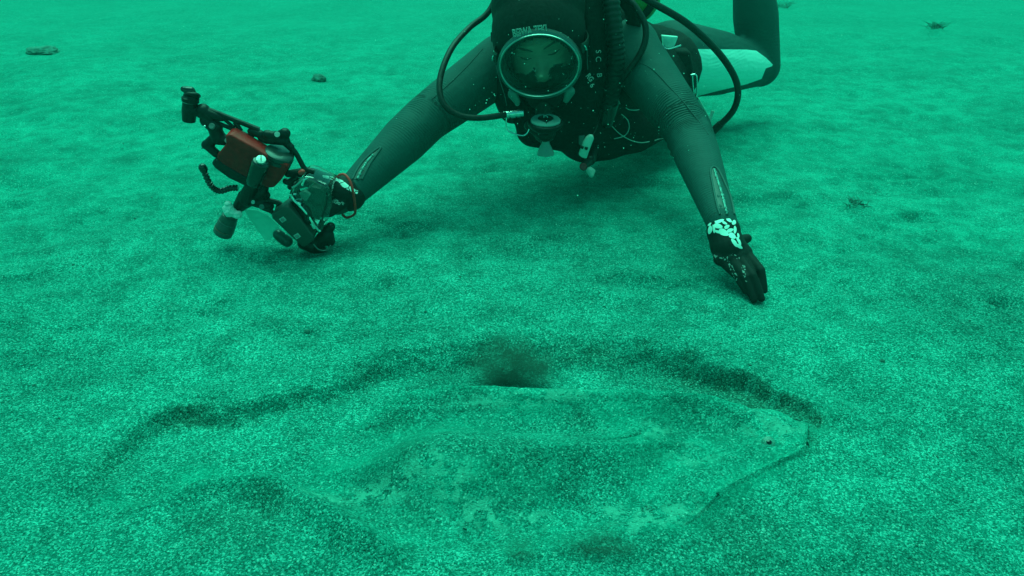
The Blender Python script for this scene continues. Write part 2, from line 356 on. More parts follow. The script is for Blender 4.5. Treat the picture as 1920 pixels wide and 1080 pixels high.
def seabed_h(X, Y):
    nearf = np.exp(-np.maximum(Y-2.5, 0)/6)
    h = .026*fbm(X/1.5+3, Y/1.1, 1, 3) + .014*fbm(X/.42, Y/.3, 5, 3)
    h += .0065*fbm(X/.12, Y/.08, 9, 4)*nearf + .0022*fbm(X/.035, Y/.028, 14, 3)*nearf
    # shallow footprints and burrows
    h += -.020*np.maximum(fbm(X/.15+7, Y/.09, 21, 3)-.22, 0)*1.8*nearf
    h *= 1-.55*np.exp(-((X-.05)/.7)**2-((Y-1.0)/.35)**2)
    ins = inside(X, Y, pit); db, par = seg_dist(X, Y, bank); dn, _ = seg_dist(X, Y, near_line)
    f_ = Y*math.cos(PITCH)+CAMH*math.sin(PITCH); ppx = 960+FPX*X/np.maximum(f_, .1)
    wob = .012*fbm(X/.06, Y/.05, 33, 4)+.007*fbm(X/.018, Y/.015, 36, 2)
    s_far = np.where(ins, db, -db)+wob; s_near = np.where(ins, dn, -dn)
    wdt = np.interp(ppx, [600, 1100, 1250], [.026, .022, .015])+.05*np.exp(-((par-.55)/.14)**2)
    endf = sm((1-par)/.03)*sm(par/.12)*sm((dn-.004)/.02)
    depth = np.interp(ppx, [200, 480, 800, 1150, 1300], [.017, .022, .024, .030, .040])*sm((s_far+.004)/wdt)*sm((s_near+.02)/.34)*(.35*sm(dn/.03)+.65*endf)
    rim = .006*np.exp(-((s_far+.02)/.025)**2)*endf
    h = h-np.where(s_far > -.03, depth, 0)+rim
    d, p = seg_dist(X, Y, lip_g); h += .007*np.exp(-(d/.016)**2)*sm(p/.42)*sm((1-p)/.45)
    d, p = seg_dist(X, Y, mouth_g); h += .005*np.exp(-(d/.04)**2)*sm(p/.35)*sm((1-p)/.3)
    d, p = seg_dist(X, Y, lip2); h -= .004*np.exp(-(d/.006)**2)
    d, p = seg_dist(X, Y, fold); h += .025*np.exp(-(d/.022)**2)*sm(p/.3)*sm((1-p)/.15)
    for (px, py, a, s) in [(45, 345, -.014, .05), (600, 540, -.008, .03), (780, 508, -.008, .03), (1650, 425, -.012, .02), (1600, 395, .012, .035), (1750, 62, .02, .06), (1752, 68, -.03, .03), (620, 205, -.01, .05), (160, 470, .01, .08), (1550, 385, -.012, .03), (1532, 785, -.005, .025), (1425, 566, -.006, .03), (1395, 540, .004, .045), (598, 474, -.005, .04), (420, 446, -.003, .03), (1820, 290, -.015, .03), (1855, 303, -.015, .03), (1180, 470, .006, .05)]:
        g = G(px, py); h += a*np.exp(-((X-g.x)**2+((Y-g.y)*.8)**2)/s**2)
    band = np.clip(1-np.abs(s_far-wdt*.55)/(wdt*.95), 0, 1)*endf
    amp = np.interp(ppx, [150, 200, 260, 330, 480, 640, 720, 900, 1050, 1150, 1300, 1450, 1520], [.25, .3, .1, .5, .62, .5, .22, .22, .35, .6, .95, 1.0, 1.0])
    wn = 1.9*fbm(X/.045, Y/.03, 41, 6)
    coarse_shade = np.clip(band*amp*(.78+1.5*wn), 0, 1)  # bank wall, then trench floor: dark sand with shade painted in
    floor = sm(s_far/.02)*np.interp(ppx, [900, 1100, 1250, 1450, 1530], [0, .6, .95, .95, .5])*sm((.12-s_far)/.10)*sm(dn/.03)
    coarse_shade = np.maximum(coarse_shade, np.clip(floor*(.8+.9*wn), 0, 1))
    for (px, py, s) in [(490, 960, .05), (430, 1000, .05), (860, 1000, .08), (200, 870, .03), (1400, 1030, .07), (1532, 790, .026), (1422, 572, .016), (600, 480, .03)]:  # dark spots in small hollows; the last two paint contact shade under fingertips and rig
        g = G(px, py); coarse_shade = np.maximum(coarse_shade, .55*np.exp(-((X-g.x)**2+(Y-g.y)**2)/s**2))
    return h, coarse_shade
def axis_pts(lo, hi, step, far, growth):
    a = list(np.arange(lo, hi, step)); x = hi; s = step
    while x < far: a.append(x); s *= growth; x += s
    a.append(far); return a
xr = axis_pts(0, 1.0, .0036, 60, 1.035); xs = np.array([-v for v in xr[:0:-1]]+xr)
yr = axis_pts(.42, 1.75, .0036, 90, 1.022); y0 = [-v for v in axis_pts(0, .1, .05, 20, 1.3)[::-1]]
ys = np.array(sorted(set(y0+[.15, .25, .33]+list(np.arange(.36, .42, .006))+yr)))
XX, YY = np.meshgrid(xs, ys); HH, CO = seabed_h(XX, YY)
_in = inside(XX, YY, fish_pg); _fd, _ = seg_dist(XX, YY, fish_pg+[fish_pg[0]]); HH = HH-np.where(_in, .06*sm((_fd-.013)/.02), 0)   # the sand makes room for the fish
def grid_mesh(name, X, Y, Z, mask=None):
    ny, nx = X.shape; idx = np.arange(ny*nx).reshape(ny, nx)
    q = np.stack([idx[:-1, :-1], idx[:-1, 1:], idx[1:, 1:], idx[1:, :-1]], -1).reshape(-1, 4)
    co = np.stack([X, Y, Z], -1).reshape(-1, 3); keep = None
    if mask is not None:
        mk = mask.ravel(); q = q[mk[q].all(1)]; keep = np.unique(q); rem = np.full(ny*nx, -1); rem[keep] = np.arange(len(keep)); q = rem[q]; co = co[keep]
    me = bpy.data.meshes.new(name); me.vertices.add(len(co)); me.vertices.foreach_set('co', co.ravel())
    me.loops.add(q.size); me.loops.foreach_set('vertex_index', q.ravel().astype(np.int32)); me.polygons.add(len(q))
    me.polygons.foreach_set('loop_start', np.arange(0, q.size, 4, dtype=np.int32)); me.polygons.foreach_set('loop_total', np.full(len(q), 4, np.int32))
    me.update(calc_edges=True); me.validate(); me.shade_smooth(); return me, keep
SI = sm((YY-1.25+.5*fbm(XX/.6, YY/.4, 71, 4))/1.1)  # sand turns paler with distance, far haze put into its colour
me, _ = grid_mesh('seabed', XX, YY, HH); attr(me, 'coarse_shade', CO.ravel()); _d, _p = seg_dist(XX, YY, lip_g); SI = np.maximum(SI, .9*np.exp(-(_d/.014)**2)*sm(_p/.25)*sm((1-_p)/.3)); CO *= 1-.9*np.exp(-(_d/.016)**2)*sm(_p/.25)
attr(me, 'silt', SI.ravel()); attr(me, 'haze_fade', .8*sm((YY.ravel()-1.8)/3.5)); attr(me, 'bare', np.zeros(CO.size))
tag(link('seabed', me, SAND), kind='structure')
def gz(x, y): return float(seabed_h(np.array([[x]]), np.array([[y]]))[0][0, 0])

# ------------------------------------------------------------------ the buried fish
fx = np.arange(-.75, .60, .0024); fy = np.arange(.60, 1.22, .0024); FX, FY = np.meshgrid(fx, fy)
fi = inside(FX, FY, fish_pg); fd, _ = seg_dist(FX, FY, fish_pg+[fish_pg[0]])
far_edge = dense(g2([(1519, 795), (1508, 775), (1488, 765), (1460, 759), (1400, 756), (1300, 748), (1200, 740), (1000, 730), (900, 722), (820, 724), (740, 738), (660, 768), (590, 792)], .02), 4)
dfar, pf = seg_dist(FX, FY, far_edge); dm, pmth = seg_dist(FX, FY, mouth)
dn2 = np.minimum(fd, .2)
prof_far = np.sqrt(np.clip(1-(1-np.clip(dfar/.020, 0, 1))**2, 0, 1))*(1+.10*np.exp(-(dfar/.03)**2))
radm = np.interp(pmth, [0, .55, .80], [.026, .032, .08]); prof_m = np.sqrt(np.clip(1-(1-np.clip(dm/radm, 0, 1))**2, 0, 1)); dme = dm+.4*sm((pmth-.60)/.25)
prof_all = sm(fd/.11)
edge = np.minimum(np.where(dfar < .022, prof_far, 1), prof_m)
generic = 1-(1-sm(fd/.19))*np.clip(1-np.exp(-((np.minimum(dfar, dme))/.06)**2), 0, 1)
spine = dense(g2([(1440, 800), (1300, 820), (1100, 840), (850, 850), (600, 880), (350, 890), (160, 925)], .03), 5)
dsp, psp = seg_dist(FX, FY, spine)
FZ = -.034 + .060*edge*generic + .024*np.exp(-(dsp/.13)**2)*edge*generic - .034*sm((psp-.5)/.4)
near_b = dense(g2(fish_px[5:30], .02), 4); dnb, _ = seg_dist(FX, FY, near_b)
SB, _ = seabed_h(FX, FY); wnb = sm(dnb/.17)
FZ = (SB+.0015*sm(fd/.01)+.009*prof_m*np.exp(-(dm/.2)**2)*sm((1-pmth)/.3))*(1-wnb)+FZ*wnb
FZ += .0045*fbm(FX/.12, FY/.08, 51, 3) + .0022*fbm(FX/.03, FY/.024, 55, 3) + .007*np.exp(-((FX-G(1440, 800, .03).x)/.06)**2-((FY-G(1440, 800, .03).y)/.05)**2)*fbm(FX/.018, FY/.015, 58, 3)
def groove(pts, w_, a, z=.03, ends=.2):
    global FZ
    d, p = seg_dist(FX, FY, dense(g2(pts, z), 5)); FZ = FZ + a*np.exp(-(d/w_)**2)*sm(p/ends)*sm((1-p)/ends)
groove([(1110, 828), (1150, 812), (1185, 800), (1205, 790)], .0035, -.012)
groove([(1198, 802), (1215, 815), (1235, 824)], .002, -.004)
groove([(1205, 795), (1213, 782), (1212, 768)], .0022, -.003)
groove([(700, 746), (900, 738), (1100, 752)], .003, -.0015)
groove([(720, 756), (860, 748), (1000, 756)], .003, -.001)
groove([(560, 800), (640, 782), (720, 765)], .003, -.003)
groove([(800, 745), (1000, 738), (1200, 745), (1330, 755)], .008, .003)
groove([(1400, 772), (1440, 768), (1478, 776), (1492, 795), (1486, 812)], .012, .004)
groove([(1392, 765), (1388, 790), (1405, 815), (1415, 828)], .010, -.002)
groove([(1420, 845), (1437, 855), (1455, 850), (1470, 842)], .0045, -.008)
groove([(860, 862), (900, 870), (950, 905), (960, 940)], .012, -.004)
groove([(480, 880), (600, 870), (740, 890)], .012, -.003)
groove([(1060, 850), (1200, 905), (1330, 880)], .02, -.004)
for (px, py, a, s) in [(1440, 832, .009, .024), (1440, 832, -.004, .007), (1213, 957, .007, .03), (1213, 957, -.004, .008), (1220, 800, .007, .03), (1450, 785, .006, .03), (1275, 880, -.006, .010), (990, 880, -.006, .03)]:
    g = G(px, py, .03); FZ += a*np.exp(-((FX-g.x)**2+(FY-g.y)**2)/s**2)
kk = sm(dnb/.045); mm_ = np.exp(-(dm/.03)**2)*sm((1-pmth)/.35); FZ = (SB+.0018*mm_+(-.006+.008*sm(fd/.016))*(1-mm_)+(.009+.006*sm(1-pmth/.3))*prof_m*mm_)*(1-kk)+FZ*kk
BARE = np.zeros(FX.shape)
for (px, py, s, sy) in [(600, 900, .03, .015), (692, 894, .042, .022), (750, 888, .03, .018), (805, 876, .03, .018), (850, 905, .026, .03), (880, 925, .035, .024), (925, 932, .035, .022), (980, 935, .035, .02), (1211, 950, .04, .03), (1275, 930, .03, .022), (1150, 925, .025, .018), (1228, 790, .022, .02), (1455, 790, .042, .034), (1300, 830, .03, .02), (1000, 740, .1, .010)]:
    g = G(px, py, .03); BARE = np.maximum(BARE, 1.15*np.exp(-((FX-g.x)/s)**2-((FY-g.y)/sy)**2))
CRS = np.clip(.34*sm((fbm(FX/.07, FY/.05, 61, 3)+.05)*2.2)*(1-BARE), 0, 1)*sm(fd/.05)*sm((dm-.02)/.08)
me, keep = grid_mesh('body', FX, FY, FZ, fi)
attr(me, 'coarse_shade', CRS.ravel()[keep]); SF = np.clip(.30+1.3*fbm(FX/.09, FY/.06, 77, 5), 0, .95)*sm(fd/.04); SF = np.maximum(SF, .95*np.exp(-(dfar/.022)**4)); SF = np.maximum(SF, .8*np.exp(-(dm/.018)**2)*(pmth < .9)); attr(me, 'silt', SF.ravel()[keep]); attr(me, 'bare', BARE.ravel()[keep])
e0 = G(1440, 832, .035)
fish = thing('buried_fish', (e0.x-.5, e0.y-.05, -.04), 'large flat fish half buried under sand in a hollow, its head at the right', 'fish')
fbody = link('body', me, SAND, fish)
s = fbody.modifiers.new('skin', 'SOLIDIFY'); s.thickness = .03; s.offset = -1
ft = tree_of(fbody)
bpy.context.view_layer.update()
for (px, py, r, vis) in ((1440, 831, .0062, 1), (1213, 956, .0045, 0)):
    l, n = hit(ft, px, py)
    n = (Vector((0, 0, .55)) - FW*.75).normalized(); u, v, a = frame(n); l = l+n*.0042
    bm = bmesh.new(); rings(bm, [l+n*k for k in (-.012, .0005, .0016, .0012, .0004)], [r*1.5, r*1.45, r*1.2, r*.95, r*.6], 20)
    ring_o = from_bm('eye', bm, EYEM if vis else SAND, fish)
    if not vis: attr(ring_o.data, 'coarse_shade', [0.2]*len(ring_o.data.vertices)); attr(ring_o.data, 'bare', [1]*len(ring_o.data.vertices))
    bm = bmesh.new(); ell(bm, l+n*.0006, (u, v, a), (r*(.72 if vis else .4), r*(.66 if vis else .4), .002), 16, 10)
    from_bm('pupil', bm, PUP if vis else EYEM, ring_o)

# ------------------------------------------------------------------ the diver
diver = thing('person', (.30, 2.1, 0), 'diver in dark wetsuit and black hood lying low with both arms stretched forward', 'person')
Ls, Le, Lw = P(942, 118, 1.97), P(800, 222, 1.80), P(652, 366, 1.615)
Rs, Re, Rw = P(1180, 92, 2.02), P(1290, 245, 1.79), P(1352, 414, 1.475)
chest, belly, pelvis = P(1090, 150, 2.08), P(1165, 150, 2.28), P(1225, 125, 2.45)
neck, knee, ank = P(1040, 80, 1.96), P(1425, 125, 2.62), P(1400, -160, 2.66)
hipR = P(1262, 112, 2.44); hipL = P(1160, 105, 2.52)
bm = bmesh.new()
def lerp(a, b, t): return a+(b-a)*t
for a, ra, b, rb in [(chest, .125, belly, .12), (belly, .12, pelvis, .125), (Ls, .07, chest, .1), (Rs, .075, chest, .1), (Ls, .062, Rs, .066), (neck, .06, chest, .07),
                     (Ls, .070, lerp(Ls, Le, .5), .063), (lerp(Ls, Le, .5), .063, Le, .054), (Le, .054, lerp(Le, Lw, .3), .053), (lerp(Le, Lw, .3), .053, Lw, .033), (Lw, .033, lerp(Lw, P(625, 385, 1.60), .7), .028),
                     (Rs, .072, lerp(Rs, Re, .5), .064), (lerp(Rs, Re, .5), .064, Re, .054), (Re, .054, lerp(Re, Rw, .3), .05), (lerp(Re, Rw, .3), .05, Rw, .031), (Rw, .031, lerp(Rw, P(1365, 440, 1.45), .8), .027),
                     (pelvis, .12, hipR, .115), (hipR, .115, lerp(hipR, knee, .5), .097), (lerp(hipR, knee, .5), .097, knee, .062), (knee, .064, lerp(knee, ank, .35), .070), (lerp(knee, ank, .35), .070, ank, .042), (ank, .045, ank+Vector((.03, .16, .1)), .035)]:
    cap(bm, a, ra, b, rb)
kneeL = Vector((.27, 2.92, .13)); ankL = Vector((.24, 3.0, .52))
for a, ra, b, rb in [(pelvis, .12, hipL, .11), (hipL, .11, kneeL, .062), (kneeL, .064, lerp(kneeL, ankL, .35), .068), (lerp(kneeL, ankL, .35), .068, ankL, .042), (ankL, .045, ankL+Vector((-.02, .17, .08)), .035)]:
    cap(bm, a, ra, b, rb)
# head: neck joins skull inside the hood
F = Vector((-.10, -1, -.06)).normalized(); Rx = Vector((1, -.10, .07)); Rx = (Rx-F*Rx.dot(F)).normalized(); U = Rx.cross(F)*-1
if U.z < 0: U = -U
mc = P(1011, 124, 1.735)                       # centre of the mask glass
hc = mc - F*.122 + U*.002                      # centre of the skull
cap(bm, hc-U*.05-F*.03, .062, neck, .066)
ell(bm, hc, (Rx, F, U), (.074, .092, .108), 32, 24)
bme = remesh(bm, .0055, 5)
# sculpt the face on the front of the same mesh
co = coords(bme); hcn = np.array(hc); ra_, fa_, ua_ = np.array(Rx), np.array(F), np.array(U)
rel = co-hcn; a0_ = rel@ra_; f_ = rel@fa_; u0_ = rel@ua_; cr_, sr_ = math.cos(R(9)), math.sin(R(9)); a_ = a0_*cr_+u0_*sr_; u_ = -a0_*sr_+u0_*cr_
front = (f_ > .02) & (np.abs(a_) < .08) & (u_ > -.12) & (u_ < .12)
gs = lambda x, s: np.exp(-(x/s)**2)
nose = .040*gs(a_, .011)*np.clip(1-np.abs(u_+.022)/.034, 0, 1)*np.where(u_ > -.022, 1-.75*np.clip((u_+.022)/.034, 0, 1), 1) + .012*gs(np.abs(a_)-.012, .007)*gs(u_+.030, .009)
sock = -.014*gs(np.abs(a_)-.031, .017)*gs(u_-.014, .013)
lid = .006*gs(np.abs(a_)-.031, .011)*gs(u_-.010, .008)
brow = .010*gs(np.abs(a_)-.028, .022)*gs(u_-.034, .009)
lips = .006*gs(a_, .02)*(gs(u_+.062, .005)+gs(u_+.073, .006)); chin = .008*gs(a_, .025)*gs(u_+.1, .015)
co = co+np.where(front, nose+sock+lid+brow+lips+chin, 0)[:, None]*fa_
set_coords(bme, co)
cheek = -.012-.30*np.abs(a_)-.004*np.sin(a_*140)
face = np.where((f_ > .025) & (np.abs(a_) < .072) & (u_ < .105), np.where((u_ > cheek) | ((np.abs(a_) < .0155) & (u_ > -.046)), 1., -1.), 0.)
# creases and the pale thigh panel
def along(co, a, b):
    a, b = np.array(a), np.array(b); d = b-a; L = np.linalg.norm(d); t = ((co-a)@d)/L**2; r = np.linalg.norm(co-a-np.clip(t, 0, 1)[:, None]*d, axis=1); return t, t*L, r
al = np.zeros(len(co)); cr = np.zeros(len(co))
for (a, b, o_, f0) in [(Ls, Le, 0, lambda t: .04+.3*sm((t-.6)/.35)), (Le, Lw, .3, lambda t: .34-.26*sm((t-.1)/.35)), (Rs, Re, 0, lambda t: .03+.97*sm((t-.62)/.3)), (Re, Rw, .3, lambda t: 1-.9*sm((t-.08)/.22))]:
    t, s_, r = along(co, a, b); m_ = (t > -.05) & (t < 1.02) & (r < .085); al = np.where(m_, s_+o_, al); cr = np.where(m_, f0(np.clip(t, 0, 1)), cr)
t, s_, r = along(co, hipR, knee); m_ = (t > 0) & (r < .13) & (co[:, 0] > .5); al = np.where(m_, co[:, 2]*.55, al); cr = np.where(m_, .07, cr)
px, py = project(co)
pan_pg = [(1270, 93), (1310, 92), (1400, 93), (1418, 95), (1436, 108), (1450, 122), (1448, 124), (1436, 128), (1428, 148), (1400, 158), (1340, 172), (1306, 181), (1280, 184)]
pi = inside(px, py, pan_pg); pd, _ = seg_dist(px, py, pan_pg+[pan_pg[0]]); sd_ = np.where(pi, pd, -pd)*.0017
nrm = np.empty(len(co)*3); bme.vertices.foreach_get('normal', nrm); nrm = nrm.reshape(-1, 3)
okp = (co[:, 1] > 2.2) & (co[:, 1] < 2.72) & ((nrm*(np.array(CAM)-co)).sum(1) > 0) & (co[:, 0] > .4)
panel = np.where(okp, sd_, -.02)
attr(bme, 'along', al); attr(bme, 'crease', cr); attr(bme, 'panel', panel); attr(bme, 'face', face)
body = link('body', bme, SUIT, diver); bt = tree_of(body)
for spx in ([(1189, 112), (1223, 130), (1256, 164), (1282, 192), (1309, 226), (1328, 252)], [(905, 92), (880, 120), (850, 150), (810, 186)]):
    pts = [hit(bt, x, y) for x, y in spx]; pts = [l+n*.0003 for l, n in pts if l is not None]
    bm = bmesh.new(); rings(bm, smooth_path(pts, 6), .0013, 6); from_bm('seam', bm, mat('seam_thread', (.01, .06, .06), .7), body)
# brow and lashes
for s_ in (-1, 1):
    bm = bmesh.new()
    def onface(a, u, lift=.001):
        o = hc+Rx*(a*cr_-u*sr_)+U*(a*sr_+u*cr_)+F*.2; l, n, i, d = bt.ray_cast(o, -F); return l+F*lift
    rings(bm, [onface(s_*(.012+.036*k/8), .022+.010*k/8+.003*math.sin(k/8*math.pi), .0012) for k in range(9)], [.0007+.0018*math.sin((k+.6)/9*math.pi) for k in range(9)], 8, squash=.5)
    from_bm('eyebrow', bm, BROW, body)
    bm = bmesh.new()
    rings(bm, [onface(s_*(.018+.026*k/8), .008+.003*k/8-.003*math.sin(k/8*math.pi), .0006) for k in range(9)], [.0005+.0012*math.sin((k+.3)/8.6*math.pi) for k in range(9)], 8)
    from_bm('eyelash', bm, BROW, body)

# hood: shell round the skull and neck, open over the face
bm = bmesh.new(); ell(bm, hc-F*.006+U*.035-Rx*.008, (Rx, F, U), (.106, .108, .125), 40, 30); ell(bm, hc-F*.03+U*.09-Rx*.008, (Rx, F, U), (.106, .10, .10), 40, 30); cap(bm, P(940, 150, 1.9), .035, P(962, 205, 1.9), .035)
cap(bm, hc-U*.05-F*.03, .080, neck-Vector((0, 0, .015)), .085); cap(bm, neck, .085, P(1075, 120, 2.03), .10); 
cap(bm, hc-U*.065+F*.01, .060, hc-U*.085+F*.035, .045)
hme = remesh(bm, .005, 6)
bm = bmesh.new(); bm.from_mesh(hme)
kill = []
for v_ in bm.verts:
    r_ = v_.co-hc; a, f, u = r_.dot(Rx), r_.dot(F), r_.dot(U)
    if f > .03 and (a/.068)**2+((u+.012)/.060)**2 < 1: kill.append(v_)
bmesh.ops.delete(bm, geom=kill, context='VERTS')
hood = from_bm('hood', bm, HOOD, diver); m_ = hood.modifiers.new('t', 'SOLIDIFY'); m_.thickness = .005; m_.offset = -1
ht = tree_of(hood)

# lettering laid on a surface found along a view ray, turned by ang
def letter(s, px, py, size, ang, tree, mt, parent, outline=False, lift=.0015, flat=.35, sx=1):
    l, n = hit(tree, px, py)
    if l is None: l = P(px, py, 1.9); n = -FW
    z = (n*flat - FW*(1-flat)).normalized(); x = Vector((1, 0, 0)); x = (x-z*x.dot(z)).normalized(); y = z.cross(x)
    x2 = x*math.cos(ang)+y*math.sin(ang); y2 = z.cross(x2)
    me = text_mesh(s, size, outline=outline); me.transform(Matrix.Scale(sx, 4, (1, 0, 0)))
    me.transform(basis(l+z*lift-FW*.002, x2, y2, z)); return link('lettering', me, mt, parent)
for s_, x_, y_, a_2 in (('BEIWA', 979, 60.5, 6), ('ZEKI', 1013, 55.5, 3)):
    me = text_mesh(s_, .0215, outline=True); me.transform(Matrix.Scale(.64, 4, (1, 0, 0))); q_ = P(x_, y_, 1.738)
    me.transform(basis(q_, Rx*math.cos(R(a_2))+U*math.sin(R(a_2)), U*math.cos(R(a_2))-Rx*math.sin(R(a_2)), F)); link('lettering', me, DIMW, hood)
letter('ZI', 929, 107, .013, R(8), ht, DIMW, hood, True, .003, .2, .8)
letter('ZI', 929, 107, .013, R(8), ht, DIMW, hood, True, .003, .2, .8)

# gloved hands
def hand(base, knuckles, mids, tips, thumb, r, palmr=.016):
    bm = bmesh.new()
    for k in range(4):
        cap(bm, base, .024, knuckles[k], palmr, 12)
        cap(bm, knuckles[k], palmr*.80, mids[k], r*1.08, 12, 4); q = lerp(mids[k], tips[k], .5)
        cap(bm, mids[k], r*1.04, q, r*.98, 12, 4); cap(bm, q, r*.98, tips[k], r*.8, 12, 4)
    for k in range(3): cap(bm, knuckles[k], palmr*.9, knuckles[k+1], palmr*.9, 12, 4)
    cap(bm, thumb[0], .018, thumb[1], .013, 12, 4); cap(bm, thumb[1], .0125, thumb[2], .0095, 12, 4)
    return bm
rk = [P(1396, 474, 1.425), P(1383, 480, 1.415), P(1368, 484, 1.412), P(1352, 484, 1.418)]
rm = [P(1426, 507, 1.385), P(1411, 517, 1.372), P(1397, 520, 1.372), P(1383, 517, 1.382)]
rt = [P(1433, 544, 1.366), P(1428, 560, 1.350), P(1413, 562, 1.348), P(1399, 546, 1.362)]
bm = hand(P(1358, 440, 1.455), rk, rm, rt, [P(1374, 462, 1.45), P(1386, 452, 1.475), P(1401, 447, 1.485)], .0087, .016)
cap(bm, lerp(Rw, P(1358, 440, 1.455), .75), .0335, P(1358, 440, 1.455), .033); cap(bm, P(1358, 440, 1.455), .032, P(1364, 462, 1.437), .034)
gme = remesh(bm, .0020, 2)
co = coords(gme); px, py = project(co)
pg = [(1324, 424), (1334, 412), (1357, 408), (1375, 411), (1385, 425), (1385, 442), (1395, 466), (1378, 465), (1366, 449), (1350, 443), (1338, 438), (1327, 442)]
i_ = inside(px, py, pg); d_, _ = seg_dist(px, py, pg+[pg[0]]); nr = np.empty(len(co)*3); gme.vertices.foreach_get('normal', nr); nr = nr.reshape(-1, 3)
ok = ((nr*(np.array(CAM)-co)).sum(1) > 0)
attr(gme, 'panel', np.full(len(co), -5.))
sc_d, _ = seg_dist(px, py, [(1332, 479), (1345, 484), (1362, 484), (1378, 478), (1384, 482)]); s2, _ = seg_dist(px, py, [(1366, 492), (1376, 512), (1382, 524)]); s3, _ = seg_dist(px, py, [(1394, 500), (1399, 525)])
attr(gme, 'script', np.where(ok, 4.2-np.minimum(sc_d, np.minimum(s2, s3)+.6), -5))
rglove = tag(link('glove', gme, GLOVE, diver), 'black glove with white floral print on the cuff, fingers touching the sand'); rgt = tree_of(rglove)
bm = bmesh.new()
for (x, y, a, b, an) in [(1349, 414.5, 9, 3.6, -14), (1347, 424, 8.5, 4.6, 14), (1357, 436, 10.5, 6, 28), (1332, 431, 4, 8, 10), (1339, 429, 2.4, 8, -8), (1367, 413, 6, 3, 38), (1376, 417.5, 3.8, 4.6, 25), (1363, 425.5, 5.5, 3.4, -30), (1369, 432, 6.6, 3.6, -22), (1378, 431, 2.8, 7.5, 0), (1359, 418.5, 5.2, 2.3, 28),
                         (1373, 442.5, 7.5, 5, 35), (1377, 455, 3.6, 9, -35), (1385, 452, 2.6, 8.5, -28), (1386, 462, 7, 3.2, 35), (1347, 435, 7, 2.6, 20), (1331, 420, 2.6, 4.5, 35), (1384, 442, 2, 5, -10)]:
    ring_ = []
    for k in range(14):
        t = k/14*6.283; ex, ey = a*math.cos(t), b*math.sin(t)*(1-.25*math.cos(t)); ca, sa = math.cos(R(an)), math.sin(R(an))
        l, n = hit(rgt, x+ex*ca-ey*sa, y+ex*sa+ey*ca)
        if l is not None: ring_.append(bm.verts.new(l+n*.0007))
    l, n = hit(rgt, x, y)
    if l is None or len(ring_) < 8: continue
    c_ = bm.verts.new(l+n*.0012)
    for k in range(len(ring_)): bm.faces.new((ring_[k], ring_[(k+1) % len(ring_)], c_))
from_bm('floral_print', bm, mat('floral_white', (.80, .97, .94), .55), rglove)
lk = [P(618, 338, 1.605), P(610, 352, 1.615), P(606, 367, 1.62), P(606, 382, 1.62)]
lm = [P(580, 322, 1.585), P(577, 342, 1.62), P(576, 362, 1.63), P(578, 382, 1.63)]
lt = [P(540, 326, 1.55), P(545, 350, 1.60), P(548, 372, 1.61), P(556, 392, 1.61)]
bm = hand(P(648, 358, 1.612), lk, lm, lt, [P(640, 378, 1.59), P(618, 396, 1.565), P(594, 400, 1.555)], .0095, .017)
cap(bm, Lw+Vector((.004, 0, 0)), .035, P(646, 360, 1.61), .033); cap(bm, P(646, 360, 1.61), .034, P(622, 358, 1.605), .034)
gme = remesh(bm, .0020, 2); co = coords(gme); px, py = project(co)
pg = [(604, 328), (625, 331), (642, 338), (660, 352), (672, 358), (670, 364), (654, 357), (642, 350), (634, 340), (606, 333)]
i_ = inside(px, py, pg); d_, _ = seg_dist(px, py, pg+[pg[0]]); attr(gme, 'panel', np.where(i_, d_, -d_))
sc_d, _ = seg_dist(px, py, [(618, 366), (628, 376), (643, 382)]); attr(gme, 'script', 3.0-sc_d)
lglove = tag(link('glove', gme, GLOVE, diver), 'black glove gripping the camera rig'); lgt = tree_of(lglove)
letter('Go', 633, 380, .011, R(-18), lgt, DIMW, lglove, True, .001, .2)
# forearm zips: sunken pale strip between two raised welts
def zip_(mid, wid, lab=None):
    A, B, M = [], [], []
    for (x, y), w_ in zip(mid, wid):
        for lst, dx in ((A, -w_), (B, w_), (M, 0)):
            l, n = hit(bt, x+dx, y)
            if l is not None: lst.append((l, n))
    bm = bmesh.new()
    loop = [l+n*.0012 for l, n in A][::-1]+[l+n*.0012 for l, n in B]
    rings(bm, smooth_path(loop, 4), .0022, 8)
    z = from_bm('wrist_zip', bm, mat('zip_welt', (.015, .08, .078), .6), diver)
    bm = bmesh.new(); row = []
    for (a_, na), (m_, nm), (b_, nb) in zip(A, M, B): row.append([bm.verts.new(a_+na*.0006), bm.verts.new(m_+nm*.0010), bm.verts.new(b_+nb*.0006)])
    for p_, q_ in zip(row, row[1:]):
        for k in range(2): bm.faces.new((p_[k], p_[k+1], q_[k+1], q_[k]))
    from_bm('zip_gusset', bm, mat('gusset', (.01, .045, .043), .4), z)
    pts = smooth_path([l+n*.0006 for l, n in M[1:]], 6); bm = bmesh.new()
    rings(bm, pts, [.0022+.0022*(.5+.5*math.sin(i*1.9))*(.4+.6*random.random()) for i in range(len(pts))], 8); from_bm('zip_lining', bm, mat('zip_lining', (.10, .27, .25), .35, .3, nscale=300, nbump=1, var=.8), z)
zip_([(1338, 314), (1339, 318), (1342, 328), (1349, 350), (1355, 370), (1360, 390), (1363, 402)], [2, 6, 9, 12, 14, 14, 13])
zip_([(712, 278), (700, 290), (688, 304), (678, 320), (670, 336)], [2, 6, 8, 9, 9])

